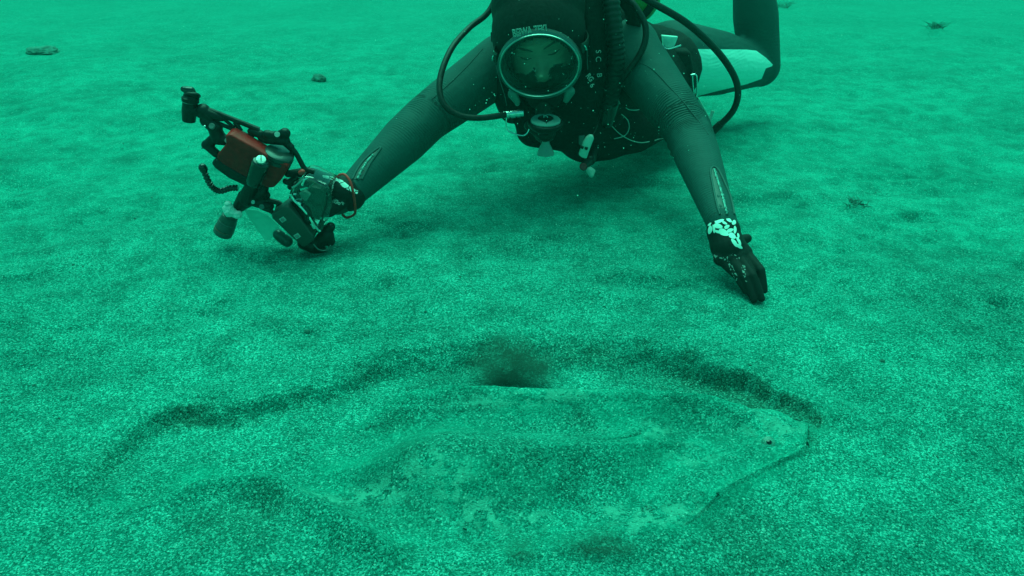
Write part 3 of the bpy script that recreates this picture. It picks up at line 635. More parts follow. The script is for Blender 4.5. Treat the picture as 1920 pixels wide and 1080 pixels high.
# ------------------------------------------------------------------ mask
mask = thing('diving_mask', hc, 'oval single lens diving mask with a thin bright steel rim worn over the diver\'s face', 'diving mask')
ra, rb = .0845, .066
def oval(c, a, b, n=72, egg=0): return [c+Rx*(a*math.cos(t))+U*(b*math.sin(t)*(1+egg*math.sin(t))) for t in [2*math.pi*k/n for k in range(n)]]
def band(bm, loops, close=False):
    rows = [[bm.verts.new(p) for p in L] for L in loops]; n = len(rows[0])
    pairs = list(zip(rows, rows[1:]))+([(rows[-1], rows[0])] if close else [])
    for a, b in pairs:
        for k in range(n): bm.faces.new((a[k], a[(k+1) % n], b[(k+1) % n], b[k]))
    return rows
bm = bmesh.new(); loops = []
for k in range(10):
    t = 2*math.pi*k/10; loops.append(oval(mc+F*(.0025*math.sin(t)), ra+.0018*math.cos(t), rb+.0018*math.cos(t)))
band(bm, loops, True); from_bm('rim', bm, mat('rim_steel', (.34, .42, .41), .3, 1, nscale=40, nbump=.1), mask)
bm = bmesh.new(); band(bm, [oval(mc-F*.001, ra+.001, rb+.001), oval(mc-F*.004, ra+.006, rb+.007), oval(mc-F*.022, ra+.006, rb+.008), oval(mc-F*.024, ra-.002, rb-.001), oval(mc-F*.002, ra-.003, rb-.003)], True)
from_bm('frame', bm, mat('mask_frame', (.10, .16, .16), .25, .6, nscale=50, nbump=.1), mask)
bm = bmesh.new(); band(bm, [oval(mc-F*.020, ra-.001, rb-.001), oval(mc-F*.045, ra-.008, rb-.003), oval(mc-F*.070, ra-.008, rb+.006), oval(mc-F*.082, ra-.002, rb+.012)])
sk = from_bm('skirt', bm, mat('mask_skirt', (.02, .03, .03), .5), mask); m_ = sk.modifiers.new('t', 'SOLIDIFY'); m_.thickness = .002
bm = bmesh.new(); vs = [bm.verts.new(p) for p in oval(mc-F*.0005, ra-.001, rb-.001)]; c_ = bm.verts.new(mc+F*.002)
for k in range(72): bm.faces.new((vs[k], vs[(k+1) % 72], c_))
lens = from_bm('lens', bm, LENS, mask)
for s_, dx, sz in (('PURE', -.0165, .0042), ('VIEW', .0165, .0042), ('glass', .008, .0028)):
    me = text_mesh(s_, sz, .0001); me.transform(basis(mc+Rx*dx+U*(.052 if sz > .004 else .0455)+F*.0025, Rx, U, F)); link('lettering', me, GREY, lens)
bm = bmesh.new(); rings(bm, [mc+U*.052+F*.0028+Rx*(.0034*math.cos(t))+U*(.0034*math.sin(t)) for t in [k/16*2*math.pi for k in range(17)]], .0006, 6); from_bm('emblem', bm, GREY, lens)
for s_ in (-1, 1):
    bm = bmesh.new(); p0 = mc+Rx*s_*(ra+.006)+U*(.018 if s_ < 0 else .03)-F*.012
    rings(bm, smooth_path([p0, p0+Rx*s_*.010-F*.03, p0+Rx*s_*.012-F*.08, p0+Rx*s_*.002-F*.14], 6), .010, 10, squash=.25, hint=Vector((0, 0, 1)))
    st = from_bm('strap', bm, BLK, mask)
    bm = bmesh.new(); bmesh.ops.create_cube(bm, size=1, matrix=basis(p0+Rx*s_*.004+F*.004, Rx*.006, U*.016, F*.005)); bmesh.ops.bevel(bm, geom=bm.edges[:], offset=.0012, segments=2, affect='EDGES')
    bk = from_bm('buckle', bm, BLKG, mask)
    bm = bmesh.new(); rings(bm, smooth_path([p0+Rx*s_*.006+U*.008+F*.008, p0+Rx*s_*.009+U*.004+F*.007, p0+Rx*s_*.010-U*.003+F*.004], 4), .0012, 6); from_bm('buckle_pin', bm, STEEL, bk)
# nose pocket lugs under the glass
for s_ in (-1, 1):
    bm = bmesh.new(); p0 = mc+Rx*s_*.062-U*.062-F*.012
    cap(bm, p0, .012, p0-U*.018-Rx*s_*.008, .007, 10, 4); from_bm('lug', bm, mat('smoke_silicone', (.10, .16, .15), .35), mask)

# ------------------------------------------------------------------ breathing regulator
rc = P(1023, 226, 1.755)
rn = (-FW*.56+UPV*.83).normalized()          # the cover looks up and forward
rx, ry, rz_ = frame(rn, Vector((0, 1, 0)))
reg = thing('breathing_regulator', rc, 'black round breathing regulator with grey ring in the diver\'s mouth below the mask', 'regulator')
bm = bmesh.new(); cap(bm, rc+FW*.05-UPV*.016, .026, rc+FW*.06+UPV*.01, .024); cap(bm, rc+FW*.03-UPV*.016, .019, rc+FW*.05-UPV*.01, .022); cap(bm, rc+Vector((-.036, .012, .004))-rn*.02, .012, rc-rn*.03, .02)
cap(bm, rc+FW*.055, .024, hc-U*.095+F*.06, .018)
rings(bm, [rc-rn*.022, rc-rn*.014, rc-rn*.004, rc-rn*.001], [.026, .037, .041, .036], 32)
link('body', remesh(bm, .003, 3), BLK, reg)
def disc(name, c, n, prof, m, parent, seg=40):
    bm = bmesh.new(); rings(bm, [c+n*h for r, h in prof], [r for r, h in prof], seg); return from_bm(name, bm, m, parent)
disc('cover_ring', rc, rn, [(.0335, -.003), (.0335, .001), (.0315, .0035), (.019, .005), (.018, .003), (.0175, .001)], mat('grey_ring', (.25, .36, .34), .45, nscale=60, nbump=.1), reg)
pb = disc('purge_button', rc, rn, [(.0185, .0), (.0185, .004), (.017, .006), (.010, .007), (.002, .0072)], BLKG, reg)
me = text_mesh('D', .016, .0004); me.transform(basis(rc+rn*.0075, Vector((1, 0, 0)), (UPV*.8+FW*.6).normalized(), rn)); link('lettering', me, DIMW, pb)
bm = bmesh.new(); cap(bm, P(1023, 246, 1.775), .019, P(1022, 263, 1.77), .012, 14, 4); from_bm('exhaust_body', bm, BLK, reg)
# flared pale rubber tip with ribs
bm = bmesh.new(); pts = [P(1023, y, 1.76) for y in (264, 270, 278, 285, 289)]; rows = rings(bm, pts, [.008, .0095, .0145, .0185, .0190], 24, caps=True)
for i, row in enumerate(rows):
    for k, v_ in enumerate(row):
        if k % 4 == 0: v_.co = pts[i]+(v_.co-pts[i])*(1+.10*(i > 0))
from_bm('exhaust_flare', bm, mat('smoke_rubber', (.22, .28, .27), .5, nscale=60, nbump=.1), reg)
h1 = [P(1010, -90, 2.0), P(950, -40, 1.97), P(916, 22, 1.93), P(880, 52, 1.90), P(846, 92, 1.82), P(825, 148, 1.76), P(830, 192, 1.725), P(860, 216, 1.72), P(900, 221, 1.735), P(948, 215, 1.76)]
bm = bmesh.new(); rings(bm, smooth_path(h1, 8), .0068, 14); from_bm('hose', bm, RUB, reg)
bm = bmesh.new(); a_p, b_p = P(944, 215.5, 1.764), P(982, 211.5, 1.762)
rings(bm, [lerp(a_p, b_p, t) for t in (0, .02, .28, .30, .34, .36, .6, .62, .66, .68, .84, .86, .9, 1)], [.006, .0085, .0085, .0065, .0065, .0088, .0088, .0075, .0075, .0088, .0088, .0078, .0078, .0078], 20)
from_bm('hose_connector', bm, STEEL, reg)
bm = bmesh.new(); rings(bm, smooth_path([P(950, 220, 1.76), P(949, 238, 1.758), P(955, 247, 1.757), P(978, 254, 1.756), P(988, 250, 1.756), P(993, 240, 1.758)], 5), .0017, 8); from_bm('clip_ring', bm, STEEL, reg)

# ------------------------------------------------------------------ buoyancy vest
vest = thing('buoyancy_vest', chest, 'black buoyancy vest with straps and dangling clips wrapped round the diver\'s chest and waist', 'diving vest')
bm = bmesh.new()
for a, ra_v, b, rb_v in [(P(1085, 160, 2.02), .125, P(1170, 175, 2.18), .125), (P(1060, 215, 1.99), .075, P(1095, 250, 1.99), .068), (P(1095, 255, 1.99), .068, P(1190, 238, 2.06), .070), (P(1190, 240, 2.08), .065, P(1262, 200, 2.24), .07),
                     (P(1170, 170, 2.2), .125, P(1240, 130, 2.36), .115), (P(1240, 125, 2.36), .09, P(1262, 132, 2.36), .075), (P(1040, 10, 2.05), .09, P(1140, 60, 2.09), .095), (P(1150, 70, 2.1), .06, P(1225, 95, 2.32), .07), (P(1120, 90, 2.02), .065, P(1125, 160, 1.99), .055), (P(965, 150, 1.97), .045, P(1000, 235, 1.95), .045), (P(1000, 240, 1.95), .045, P(1060, 240, 1.98), .06)]:
    cap(bm, a, ra_v, b, rb_v)
vme = remesh(bm, .006, 4); vco = coords(vme)
vco[:, 2] = np.maximum(vco[:, 2], .018)
nn = np.empty(len(vco)*3); vme.vertices.foreach_get('normal', nn); nn = nn.reshape(-1, 3)
vco += nn*(.006*np.array([mnoise.noise(Vector(c)*14) for c in vco]))[:, None]
set_coords(vme, vco); shell = link('shell', vme, FAB, vest); vt = tree_of(shell)
def strap_on(tree, pxs, wdt, m, name, parent, lift=.004):
    pts = []
    for x, y in pxs:
        l, n = hit(tree, x, y)
        if l is not None: pts.append(l+n*lift)
    bm = bmesh.new(); rings(bm, smooth_path(pts, 4), wdt, 10, squash=.25); return from_bm(name, bm, m, parent)
# shoulder straps: flat webbing bands, lettered
bm = bmesh.new(); rings(bm, smooth_path([P(1112, -30, 1.93), P(1118, 60, 1.90), P(1121, 120, 1.90), P(1116, 180, 1.91), P(1105, 230, 1.93)], 6), .024, 16, squash=.3, hint=Vector((1, 0, 0)))
st = from_bm('shoulder_strap', bm, FAB, vest); stt = tree_of(st)
for s_, y_, x_ in (('S', 98, 1121), ('C', 112, 1121), ('B', 142, 1123)):
    letter(s_, x_, y_, .0175, R(-86), stt, DIMW, st, False, .004, .1)
bm = bmesh.new(); rings(bm, smooth_path([P(938, 60, 1.95), P(944, 130, 1.90), P(960, 180, 1.87), P(975, 215, 1.88), P(1005, 262, 1.90)], 6), .023, 16, squash=.3, hint=Vector((1, 0, 0)))
st = from_bm('shoulder_strap', bm, FAB, vest); stt = tree_of(st)
for s_, y_, x_ in (('P', 170, 958), ('R', 182, 963), ('O', 195, 969)):
    letter(s_, x_, y_, .0165, R(-70), stt, DIMW, st, False, .004, .1)
bm = bmesh.new(); rings(bm, smooth_path([P(930, 122, 1.865), P(937, 150, 1.855), P(946, 178, 1.85), P(950, 198, 1.85)], 4), .0011, 6); from_bm('piping', bm, GREY, vest)
bm = bmesh.new(); rings(bm, smooth_path([P(1101, 82, 1.868), P(1101, 110, 1.866), P(1102, 130, 1.868)], 4), .0011, 6); from_bm('piping', bm, GREY, vest)
# corrugated inflator hose
path = smooth_path([P(1140, -60, 1.93), P(1146, 0, 1.90), P(1152, 60, 1.88), P(1156, 110, 1.88), P(1150, 160, 1.90), P(1140, 205, 1.92)], 22)
bm = bmesh.new(); rings(bm, path, [.0195+.0012*math.sin(i*1.6) for i in range(len(path))], 20); from_bm('inflator_hose', bm, RUB, vest)
bm = bmesh.new(); cap(bm, P(1145, 195, 1.915), .02, P(1138, 228, 1.92), .017, 14, 4); infl = from_bm('inflator', bm, BLKG, vest)
letter('RG', 1103, 152, .017, R(-52), vt, DIMW, shell, True, .03, .1, .8); letter('6', 1107, 166, .016, R(-48), vt, DIMW, shell, False, .03, .1)
# thigh-side pocket and metal buckles
bm = prism([(1246, 90), (1296, 96), (1302, 130), (1300, 172), (1262, 168), (1232, 120)], 2.24, .10, .012); from_bm('pocket', bm, FAB, vest)
bm = prism([(1240, 66), (1272, 69), (1266, 84), (1262, 92), (1247, 90), (1242, 82)], 2.17, .012, .003); dr = from_bm('d_ring_tab', bm, mat('pale_tab', (.5, .8, .76), .4, nscale=60, nbump=.2, var=.15), vest)
bm = bmesh.new(); rings(bm, smooth_path([P(1240, 68, 2.165), P(1243, 86, 2.165), P(1252, 92, 2.16), P(1268, 88, 2.16), P(1277, 85, 2.16)], 4), .0024, 8); from_bm('d_ring', bm, STEEL, dr)
bm = bmesh.new(); rings(bm, smooth_path([P(1295, 141, 2.22), P(1305, 141, 2.22), P(1307, 160, 2.22), P(1307, 177, 2.22), P(1302, 182, 2.22), P(1299, 160, 2.22), P(1298, 142, 2.22)], 5), .0024, 8); from_bm('buckle', bm, STEEL, vest)
bm = bmesh.new(); rings(bm, [P(1337, 208, 2.3), P(1332, 222, 2.3), P(1327, 240, 2.3)], .005, 8, squash=.4); rings(bm, smooth_path([P(1306, 180, 2.22), P(1318, 200, 2.26), P(1330, 222, 2.3)], 4), .002, 6); from_bm('strap_end', bm, PALE, vest)
for cpts in ([(1172, 204), (1180, 208), (1195, 208), (1210, 204)], [(1164, 216), (1176, 228), (1178, 243), (1170, 256), (1150, 262)], [(1146, 238), (1160, 252), (1180, 264), (1200, 269), (1216, 267)], [(1226, 265), (1236, 262), (1250, 262), (1258, 265)], [(1154, 183), (1158, 190), (1161, 197)]):
    pts = []
    for x, y in cpts:
        l, n = hit(vt, x, y); pts.append((l if l is not None and l.y < 2.12 else P(x, y, 2.0))-FW*.012)
    bm = bmesh.new(); rings(bm, smooth_path(pts, 5), .0013, 6); from_bm('cord', bm, PALE, vest)
l, n = hit(vt, 1262, 278)
bm = bmesh.new(); cap(bm, P(1262, 272, 2.03), .016, P(1274, 290, 2.03), .012, 12, 4); from_bm('strap_end', bm, mat('dark_grey_tab', (.06, .1, .1), .5), vest)
bm = bmesh.new(); cap(bm, P(1262, 288, 2.0), .008, P(1279, 296, 2.0), .006, 12, 4); cap(bm, P(1268, 262, 2.03), .008, P(1268, 285, 2.02), .008, 10, 4); from_bm('strap_end', bm, GREY, vest)

# whistle on its cord
wh = thing('whistle', P(1095, 278, 1.80), 'pale flat plastic whistle with two slots hanging from the black vest', 'whistle')
bm = prism([(1085, 291), (1094, 267), (1099, 259), (1106, 254), (1112, 255), (1114, 260), (1111, 268), (1104, 286), (1100, 298), (1091, 296)], 1.80, .014, .0025); from_bm('body', bm, mat('whistle_plastic', (.52, .62, .58), .4, nscale=50, nbump=.1), wh)
for dx in (0, 8):
    bm = prism([(1089+dx, 274+dx*.25), (1095+dx, 275+dx*.25), (1093+dx, 280+dx*.25), (1088+dx, 278+dx*.25)], 1.797, .006, .0006); from_bm('slot', bm, BLK, wh)
bm = bmesh.new(); rings(bm, smooth_path([P(1110, 258, 1.808), P(1118, 240, 1.84), P(1124, 215, 1.9), P(1120, 190, 1.9)], 5), .0015, 6); from_bm('cord', bm, BLK, wh)
bm = prism([(1086, 256), (1097, 254), (1094, 266), (1089, 274), (1085, 270)], 1.885, .01, .002); from_bm('clip', bm, GREY, wh)
gg = thing('octopus_mouthpiece', P(1108, 325, 1.9), 'small pale rubber cap on a dark mouthpiece dangling lowest beneath the vest', 'mouthpiece')
bm = bmesh.new(); cap(bm, P(1106, 320, 1.82), .0095, P(1109, 328, 1.815), .0065, 14, 5); cap(bm, P(1112, 321, 1.82), .006, P(1109, 330, 1.815), .005, 12, 4); link('cap', remesh(bm, .0015, 2), mat('pale_cap', (.38, .48, .45), .45), gg)
bm = bmesh.new(); cap(bm, P(1094, 312, 1.83), .010, P(1106, 300, 1.86), .012, 14, 5); cap(bm, P(1106, 300, 1.86), .014, P(1112, 270, 1.96), .016, 14, 5); from_bm('housing', bm, BLK, gg)
disc('end_ring', P(1093.5, 312.5, 1.82), -FW, [(.0085, 0), (.0085, .002), (.0055, .003), (.005, .0015), (.001, .001)], mat('dark_red_rubber', (.30, .02, .03), .5), gg, 20)

# ------------------------------------------------------------------ tank and its hoses
ttop = P(1075, -70, 2.12); tbot = P(1194, -6, 2.50)
tank = thing('scuba_tank', lerp(ttop, tbot, .5), 'yellow painted steel air tank strapped on the diver\'s back at the top edge', 'air tank')
ax = (tbot-ttop).normalized(); ttop = tbot-ax*.5
bm = bmesh.new(); L_ = [(0, .02), (.006, .05), (.02, .075), (.05, .088), (.08, .09), (.45, .09), (.475, .084), (.495, .066), (.505, .04), (.507, .01)]
rings(bm, [ttop+ax*h for h, r in L_], [r for h, r in L_], 40); tb = from_bm('cylinder', bm, YEL, tank)
bm = bmesh.new(); rings(bm, [ttop+ax*h for h in (-.06, -.03, -.005, .01)], [.018, .02, .026, .026], 20); cap(bm, ttop-ax*.04-Vector((.05, 0, 0)), .016, ttop-ax*.04+Vector((.05, 0, 0)), .018); from_bm('valve', bm, ALU, tank)
bm = bmesh.new(); rings(bm, [tbot-ax*.12, tbot-ax*.119, tbot-ax*.071, tbot-ax*.07], [.0905, .0935, .0935, .0905], 40); from_bm('band', bm, FAB, tank)
h2 = [ttop-ax*.04, P(1110, -60, 2.0), P(1170, -28, 1.98), P(1218, 2, 1.97), P(1290, 45, 1.98), P(1350, 102, 2.02), P(1382, 158, 2.05), P(1376, 205, 2.08), P(1340, 243, 2.1)]
bm = bmesh.new(); rings(bm, smooth_path(h2, 8), .0085, 14); rings(bm, [P(1352, 232, 2.094), P(1337, 246, 2.1)], .0105, 14); tag(from_bm('hose', bm, RUB, tank), 'hose looping over the right arm')
h3 = [ttop-ax*.04+Vector((.04, 0, 0)), P(1120, -30, 2.0), P(1175, -5, 1.95), P(1207, 40, 1.92), P(1210, 75, 1.905), P(1196, 108, 1.90), P(1172, 140, 1.90), P(1150, 175, 1.905), P(1138, 205, 1.92)]
bm = bmesh.new(); rings(bm, smooth_path(h3, 8), .0075, 14); from_bm('hose', bm, RUB, tank)
bm = bmesh.new(); rings(bm, smooth_path([P(1150, -20, 2.0), P(1182, 15, 1.98), P(1188, 60, 1.99), P(1185, 110, 2.0)], 6), .018, 12, squash=.35); from_bm('hose_sleeve', bm, FAB, tank)

# ------------------------------------------------------------------ underwater camera rig held in the left of the photo
RY = 1.555
rig = thing('camera_rig', P(600, 478, 1.56), 'underwater camera rig with red housing, black jointed arms and torches in the diver\'s hand', 'camera')
def q(x, y, d=0): return P(x, y, RY+d)
def rod(name, pts, r, m, parent, n=14, rads=None):
    bm = bmesh.new(); rings(bm, pts, rads if rads else r, n); return from_bm(name, bm, m, parent)
def blob(name, items, m, parent, vox=.0018, it=2):
    bm = bmesh.new()
    for a, ra_b, b, rb_b in items: cap(bm, a, ra_b, b, rb_b, 14, 5)
    return link(name, remesh(bm, vox, it), m, parent)
# upper torch on its ball
kn = blob('clamp_knob', [(q(344, 167), .006, q(358, 170), .0085), (q(352, 170), .009, q(362, 178), .009)], BLKG, rig)
rod('torch', [q(358, 174), q(357, 182), q(357, 183), q(357, 190), q(356.5, 191), q(356, 206), q(355, 208), q(354, 227), q(354, 228)], 0, BLK, rig, 20, [.010, .0135, .0165, .0165, .0145, .0145, .0145, .0125, .010])
rod('torch_ring', [q(357, 188.8), q(357, 191.2)], .0152, ALU, rig, 20)
bm = bmesh.new(); ell(bm, q(360, 179), (Vector((1, 0, 0)), UPV, -FW), (.0165, .007, .015), 20, 12); from_bm('torch_collar', bm, BLK, rig)
blob('ball_joint', [(q(356, 204), .0155, q(357, 206), .0155), (q(366, 206), .009, q(380, 212), .013)], BLK, rig)
# skeleton arm
bm = bmesh.new(); A0, A1, B0, B1 = q(384, 203), q(486, 243), q(376, 217), q(470, 256)
rings(bm, [A0, A1], .0052, 10); rings(bm, [lerp(B0, B1, .22), B1], .0042, 10); rings(bm, [A1, B1], .0052, 10)
rings(bm, [q(440, 228), q(452, 246)], .005, 10); rings(bm, [q(408, 213), q(440, 240)], .0035, 10); rings(bm, [q(380, 210), q(405, 218), q(420, 222)], [.014, .010, .006], 12)
cap(bm, q(381, 208), .0145, q(392, 220), .013); cap(bm, q(470, 246), .0065, q(488, 252), .009)
from_bm('arm', bm, BLK, rig)
blob('clamp', [(q(388, 226), .014, q(404, 238), .0145), (q(400, 236), .013, q(410, 258), .015), (q(408, 258), .014, q(420, 262), .012), (q(398, 262), .010, q(386, 272), .009), (q(386, 271), .009, q(406, 288), .009), (q(404, 262), .007, q(394, 270), .009)], BLK, rig)
disc('clamp_bolt', q(398, 237, -.016), -FW, [(.006, 0), (.006, .003), (.005, .0042), (.002, .0038)], GREY, rig, 20)
disc('clamp_bolt', q(384, 237, -.013), -FW, [(.0025, 0), (.0025, .002), (.001, .003)], STEEL, rig, 12)
# red housing
tl = (Vector((0, 0, 1)), R(-14))
bm = prism([(424, 252), (434, 250), (470, 270), (498, 287), (538, 306), (541, 312), (527, 338), (512, 354), (500, 355), (487, 349), (450, 330), (418, 312), (405, 300), (406, 291), (416, 280), (424, 270)], RY-.03, .034, .0035, (Vector((.87, 0, -.5)), R(9)))
rh = from_bm('housing', bm, REDH, rig)
bm = prism([(402, 298), (412, 301), (440, 320), (470, 336), (494, 349), (490, 356), (462, 351), (428, 335), (402, 316), (395, 306)], RY-.026, .085, .005); from_bm('base_plate', bm, BLK, rig)
disc('latch', q(427, 264, -.026), (-FW+UPV*.3).normalized(), [(.0055, 0), (.0055, .003), (.004, .003), (.0035, .0015), (.001, .0012)], GREY, rh, 20)
bm = bmesh.new(); rings(bm, [q(465, 267, -.005), q(484, 278, -.005), q(494, 286, -.005)], [.007, .009, .007], 12); from_bm('top_bracket', bm, GREY, rh)
for (x, y) in ((466, 267), (489, 283), (494, 290)):
    bm = bmesh.new(); bmesh.ops.create_cube(bm, size=1, matrix=basis(q(x, y, -.016), Vector((1, 0, -.5)).normalized()*.007, UPV*.005, FW*.005)); bmesh.ops.bevel(bm, geom=bm.edges[:], offset=.0008, segments=2, affect='EDGES'); from_bm('bracket_screw', bm, GREY, rh)
# round control dial on top of the housing
dn_ = (UPV*.74+Vector((.42, 0, 0))-FW*.55).normalized()
disc('dial', q(523, 291, -.01), dn_, [(.022, -.012), (.0285, -.011), (.0295, -.004), (.0275, -.003), (.0275, -.001), (.0295, 0), (.029, .006), (.025, .009), (.012, .0095), (.002, .0095)], mat('dark_dial', (.03, .045, .045), .38, .2, coat=.3), rig, 40)
blob('ball_clamp', [(q(501, 253), .0105, q(511, 254), .009), (q(526, 252), .009, q(534, 250), .0115), (q(505, 262), .009, q(535, 264), .010), (q(490, 258), .008, q(500, 262), .009), (q(518, 255), .010, q(519, 262), .01), (q(530, 262), .008, q(545, 276), .008)], BLK, rig)
disc('clamp_bolt', q(520, 252, -.012), -FW, [(.0055, 0), (.0055, .002), (.003, .0022), (.003, .0005), (.001, .0004)], PALE, rig, 20)
rod('arm', smooth_path([q(545, 276), q(554, 286), q(563, 302), q(572, 316), q(590, 322)], 5), .0052, BLK, rig); rod('arm', [q(548, 280), q(546, 300), q(536, 318)], .005, BLK, rig)
# upright torch in front of the housing
ka, kb = q(490, 303, -.05), q(474, 344, -.035)
rod('torch', [lerp(ka, kb, t) for t in (-.06, -.02, .0, .03, .5, .52, .56, .58, .95, 1)], 0, BLKG, rig, 24, [.010, .0155, .017, .0178, .0175, .016, .016, .0165, .0155, .013])
kd = (ka-kb).normalized(); fn = (kd*.8-FW*.6).normalized()
tc_ = ka+kd*.004-FW*.006
tf = disc('torch_switch', tc_, fn, [(.0095, -.006), (.010, 0), (.009, .002), (.001, .003)], mat('steel_face', (.45, .52, .50), .35, .5, nscale=300, nbump=.6), rig, 24)
bm = bmesh.new(); bmesh.ops.create_cube(bm, size=1, matrix=basis(tc_+fn*.0036, Vector((.15, 0, 0)).normalized()*.0018, UPV*.023, fn*.0015)); from_bm('slot', bm, BLK, tf)
blob('joint', [(q(470, 352, -.015), .014, q(464, 372, -.005), .018), (q(462, 372), .020, q(450, 385), .014), (q(452, 384), .012, q(446, 392), .010), (q(470, 366), .018, q(490, 360), .015), (q(488, 356), .012, q(494, 352), .011), (q(480, 378), .012, q(505, 386), .010), (q(484, 372), .01, q(500, 366), .008)], BLK, rig)
disc('clamp_bolt', q(475, 379, -.02), -FW, [(.004, 0), (.004, .002), (.0015, .002)], ALU, rig, 14); disc('clamp_bolt', q(491, 388, -.012), -FW, [(.0055, 0), (.0055, .002), (.0015, .002)], GREY, rig, 14)
# lower arm with two bars
bm = bmesh.new(); rings(bm, [q(490, 372), q(522, 380), q(546, 398)], .0055, 10); rings(bm, [q(488, 388), q(508, 396), q(526, 408)], .0048, 10); rings(bm, [q(505, 380), q(508, 394)], .005, 8); rings(bm, [q(522, 384), q(518, 400)], .0045, 8); from_bm('arm', bm, BLK, rig)
# ribbed flexible arm
fp = smooth_path([q(381, 314), q(384, 324), q(392, 342), q(402, 354), q(414, 358), q(430, 353), q(446, 352)], 9)
rod('flexible_arm', fp, 0, BLKG, rig, 12, [.0085 if i < 7 else .0052+.0020*abs(math.sin(i*1.05)) for i in range(len(fp))])
bm = bmesh.new(); ell(bm, q(380, 314), (Vector((1, 0, 0)), UPV, -FW), (.0085, .0085, .0085)); from_bm('flexible_arm_end', bm, BLKG, rig)
# white tape and the lower torch
me_items = [(q(428, 384, -.02), .0085, q(431, 397, -.02), .0105), (q(431, 397, -.02), .010, q(446, 403, -.02), .0085), (q(425, 390, -.02), .008, q(428, 399, -.02), .009)]
tp = blob('tape_wrap', me_items, TAPE, rig); tco = coords(tp.data); tco += np.array([[mnoise.noise(Vector(c)*170+Vector((i, 0, 0)))*.0028 for i in (0, 9, 18)] for c in tco]); set_coords(tp.data, tco)
ta, tb_ = q(434, 400), q(417, 438)
rod('torch', [lerp(ta, tb_, t) for t in (0, .02, .12, .14, .40, .42, .44, .74, .76, .80, .82, .98, 1.03, 1.06)], 0, mat('torch_body', (.045, .065, .062), .4, nscale=60, nbump=.15), rig, 26, [.013, .0145, .0145, .0165, .0185, .0180, .0188, .0205, .0198, .0198, .0205, .0200, .0175, .006])
rod('torch_ring', [lerp(ta, tb_, .40), lerp(ta, tb_, .425)], .0192, GREY, rig, 26); rod('torch_ring', [lerp(ta, tb_, .765), lerp(ta, tb_, .79)], .0206, mat('rust_ring', (.35, .12, .1), .5), rig, 26)
# translucent white diffuser
dm_ = bpy.data.materials.new('diffuser'); dm_.use_nodes = True; b_ = dm_.node_tree.nodes['Principled BSDF']; b_.inputs['Base Color'].default_value = (.15, .62, .55, 1); b_.inputs['Alpha'].default_value = .42; b_.inputs['Roughness'].default_value = .5
bm = prism([(456, 392), (482, 395), (500, 402), (520, 420), (526, 432), (507, 449), (502, 452), (494, 448), (474, 420)], RY+.02, .003, .0008); from_bm('diffuser', bm, dm_, rig)
blob('port', [(q(522, 440, .01), .012, q(538, 452, .01), .013), (q(520, 442, .01), .009, q(534, 455, .01), .008)], mat('smoked_port', (.015, .06, .058), .3), rig)
# handle with two framed labels
bm = prism([(530, 388), (540, 387), (562, 410), (588, 443), (588, 450), (574, 462), (568, 464), (545, 444), (510, 410), (508, 402), (520, 396)], RY-.045, .05, .004); hd = from_bm('tray_handle', bm, mat('handle_rubber', (.03, .045, .04), .5, nscale=80, nbump=.2), rig)
for (x, y) in ((530, 412), (557, 443)):
    bm = bmesh.new(); pts = [P(x+dx, y+dy, RY-.0465) for dx, dy in ((-7, -1), (1, -6), (7, 1), (-1, 6))]
    bmv = [bm.verts.new(p) for p in pts]+[bm.verts.new(p+Vector((0, .004, 0))) for p in pts]
    bm.faces.new(bmv[:4]); bm.faces.new(bmv[4:][::-1])
    for k in range(4): bm.faces.new((bmv[k], bmv[4+k], bmv[4+(k+1) % 4], bmv[(k+1) % 4]))
    lb = from_bm('label_plate', bm, mat('label_grey', (.36, .42, .40), .5), hd, False)
    disc('screw', P(x, y, RY-.047), -FW, [(.0038, 0), (.0036, .0008), (.001, .001)], GREY, lb, 14)
# clear camera case
case_pg = [(570, 330), (585, 333), (600, 342), (616, 348), (622, 372), (620, 392), (610, 420), (604, 436), (590, 440), (566, 408), (544, 375), (540, 366), (548, 350), (562, 335)]
bm = prism(case_pg, RY-.03, .075, .007); cs = from_bm('clear_case', bm, ACR, rig)
bm = prism([(584, 350), (600, 354), (608, 362), (606, 392), (598, 414), (584, 408), (566, 382), (572, 360)], RY-.006, .03, .003); cmr = from_bm('inner_camera', bm, BLK, cs)
bm = prism([(560, 362), (572, 358), (582, 366), (574, 378), (566, 376)], RY-.024, .012, .002); from_bm('viewing_screen', bm, mat('screen_glass', (.12, .2, .19), .12, coat=.5), cmr)
rod('case_seal', smooth_path([q(545, 364, -.034), q(550, 374, -.034), q(560, 384, -.036), q(576, 402, -.036), q(590, 424, -.036), q(600, 434, -.034)], 6), .0030, STEEL, cs, 10)
rod('case_seal', smooth_path([q(548, 352, -.034), q(556, 347, -.034), q(566, 338, -.034), q(572, 334, -.034)], 6), .0028, ALU, cs, 10)
for pl in ([(550, 364), (556, 364)], [(558, 380), (563, 384)], [(584, 418), (590, 428)], [(566, 346), (572, 336)], [(570, 337), (576, 334)], [(570, 336), (567, 348)]):
    rod('latch', [q(*pl[0], -.04), q(*pl[1], -.04)], .0038 if pl[0][0] in (558, 584) else .0022, STEEL, cs, 8)
rod('lanyard_cord', smooth_path([q(612, 366, -.04), q(612, 385, -.042), q(606, 405, -.042), q(598, 430, -.04)], 5), .0018, BLKG, rig, 8)
disc('lens_port', q(556, 402, -.03), (-FW*.8+Vector((-.3, 0, -.3))).normalized(), [(.028, -.03), (.030, -.01), (.029, -.002), (.024, 0), (.02, -.004), (.002, -.004)], BLKG, rig, 30)
blob('tray', [(q(570, 456), .014, q(592, 470), .009), (q(592, 462), .014, q(612, 440), .016), (q(600, 452), .013, q(620, 425), .010), (q(614, 440), .014, q(618, 452), .012), (q(596, 474), .008, q(606, 468), .007)], BLK, rig)
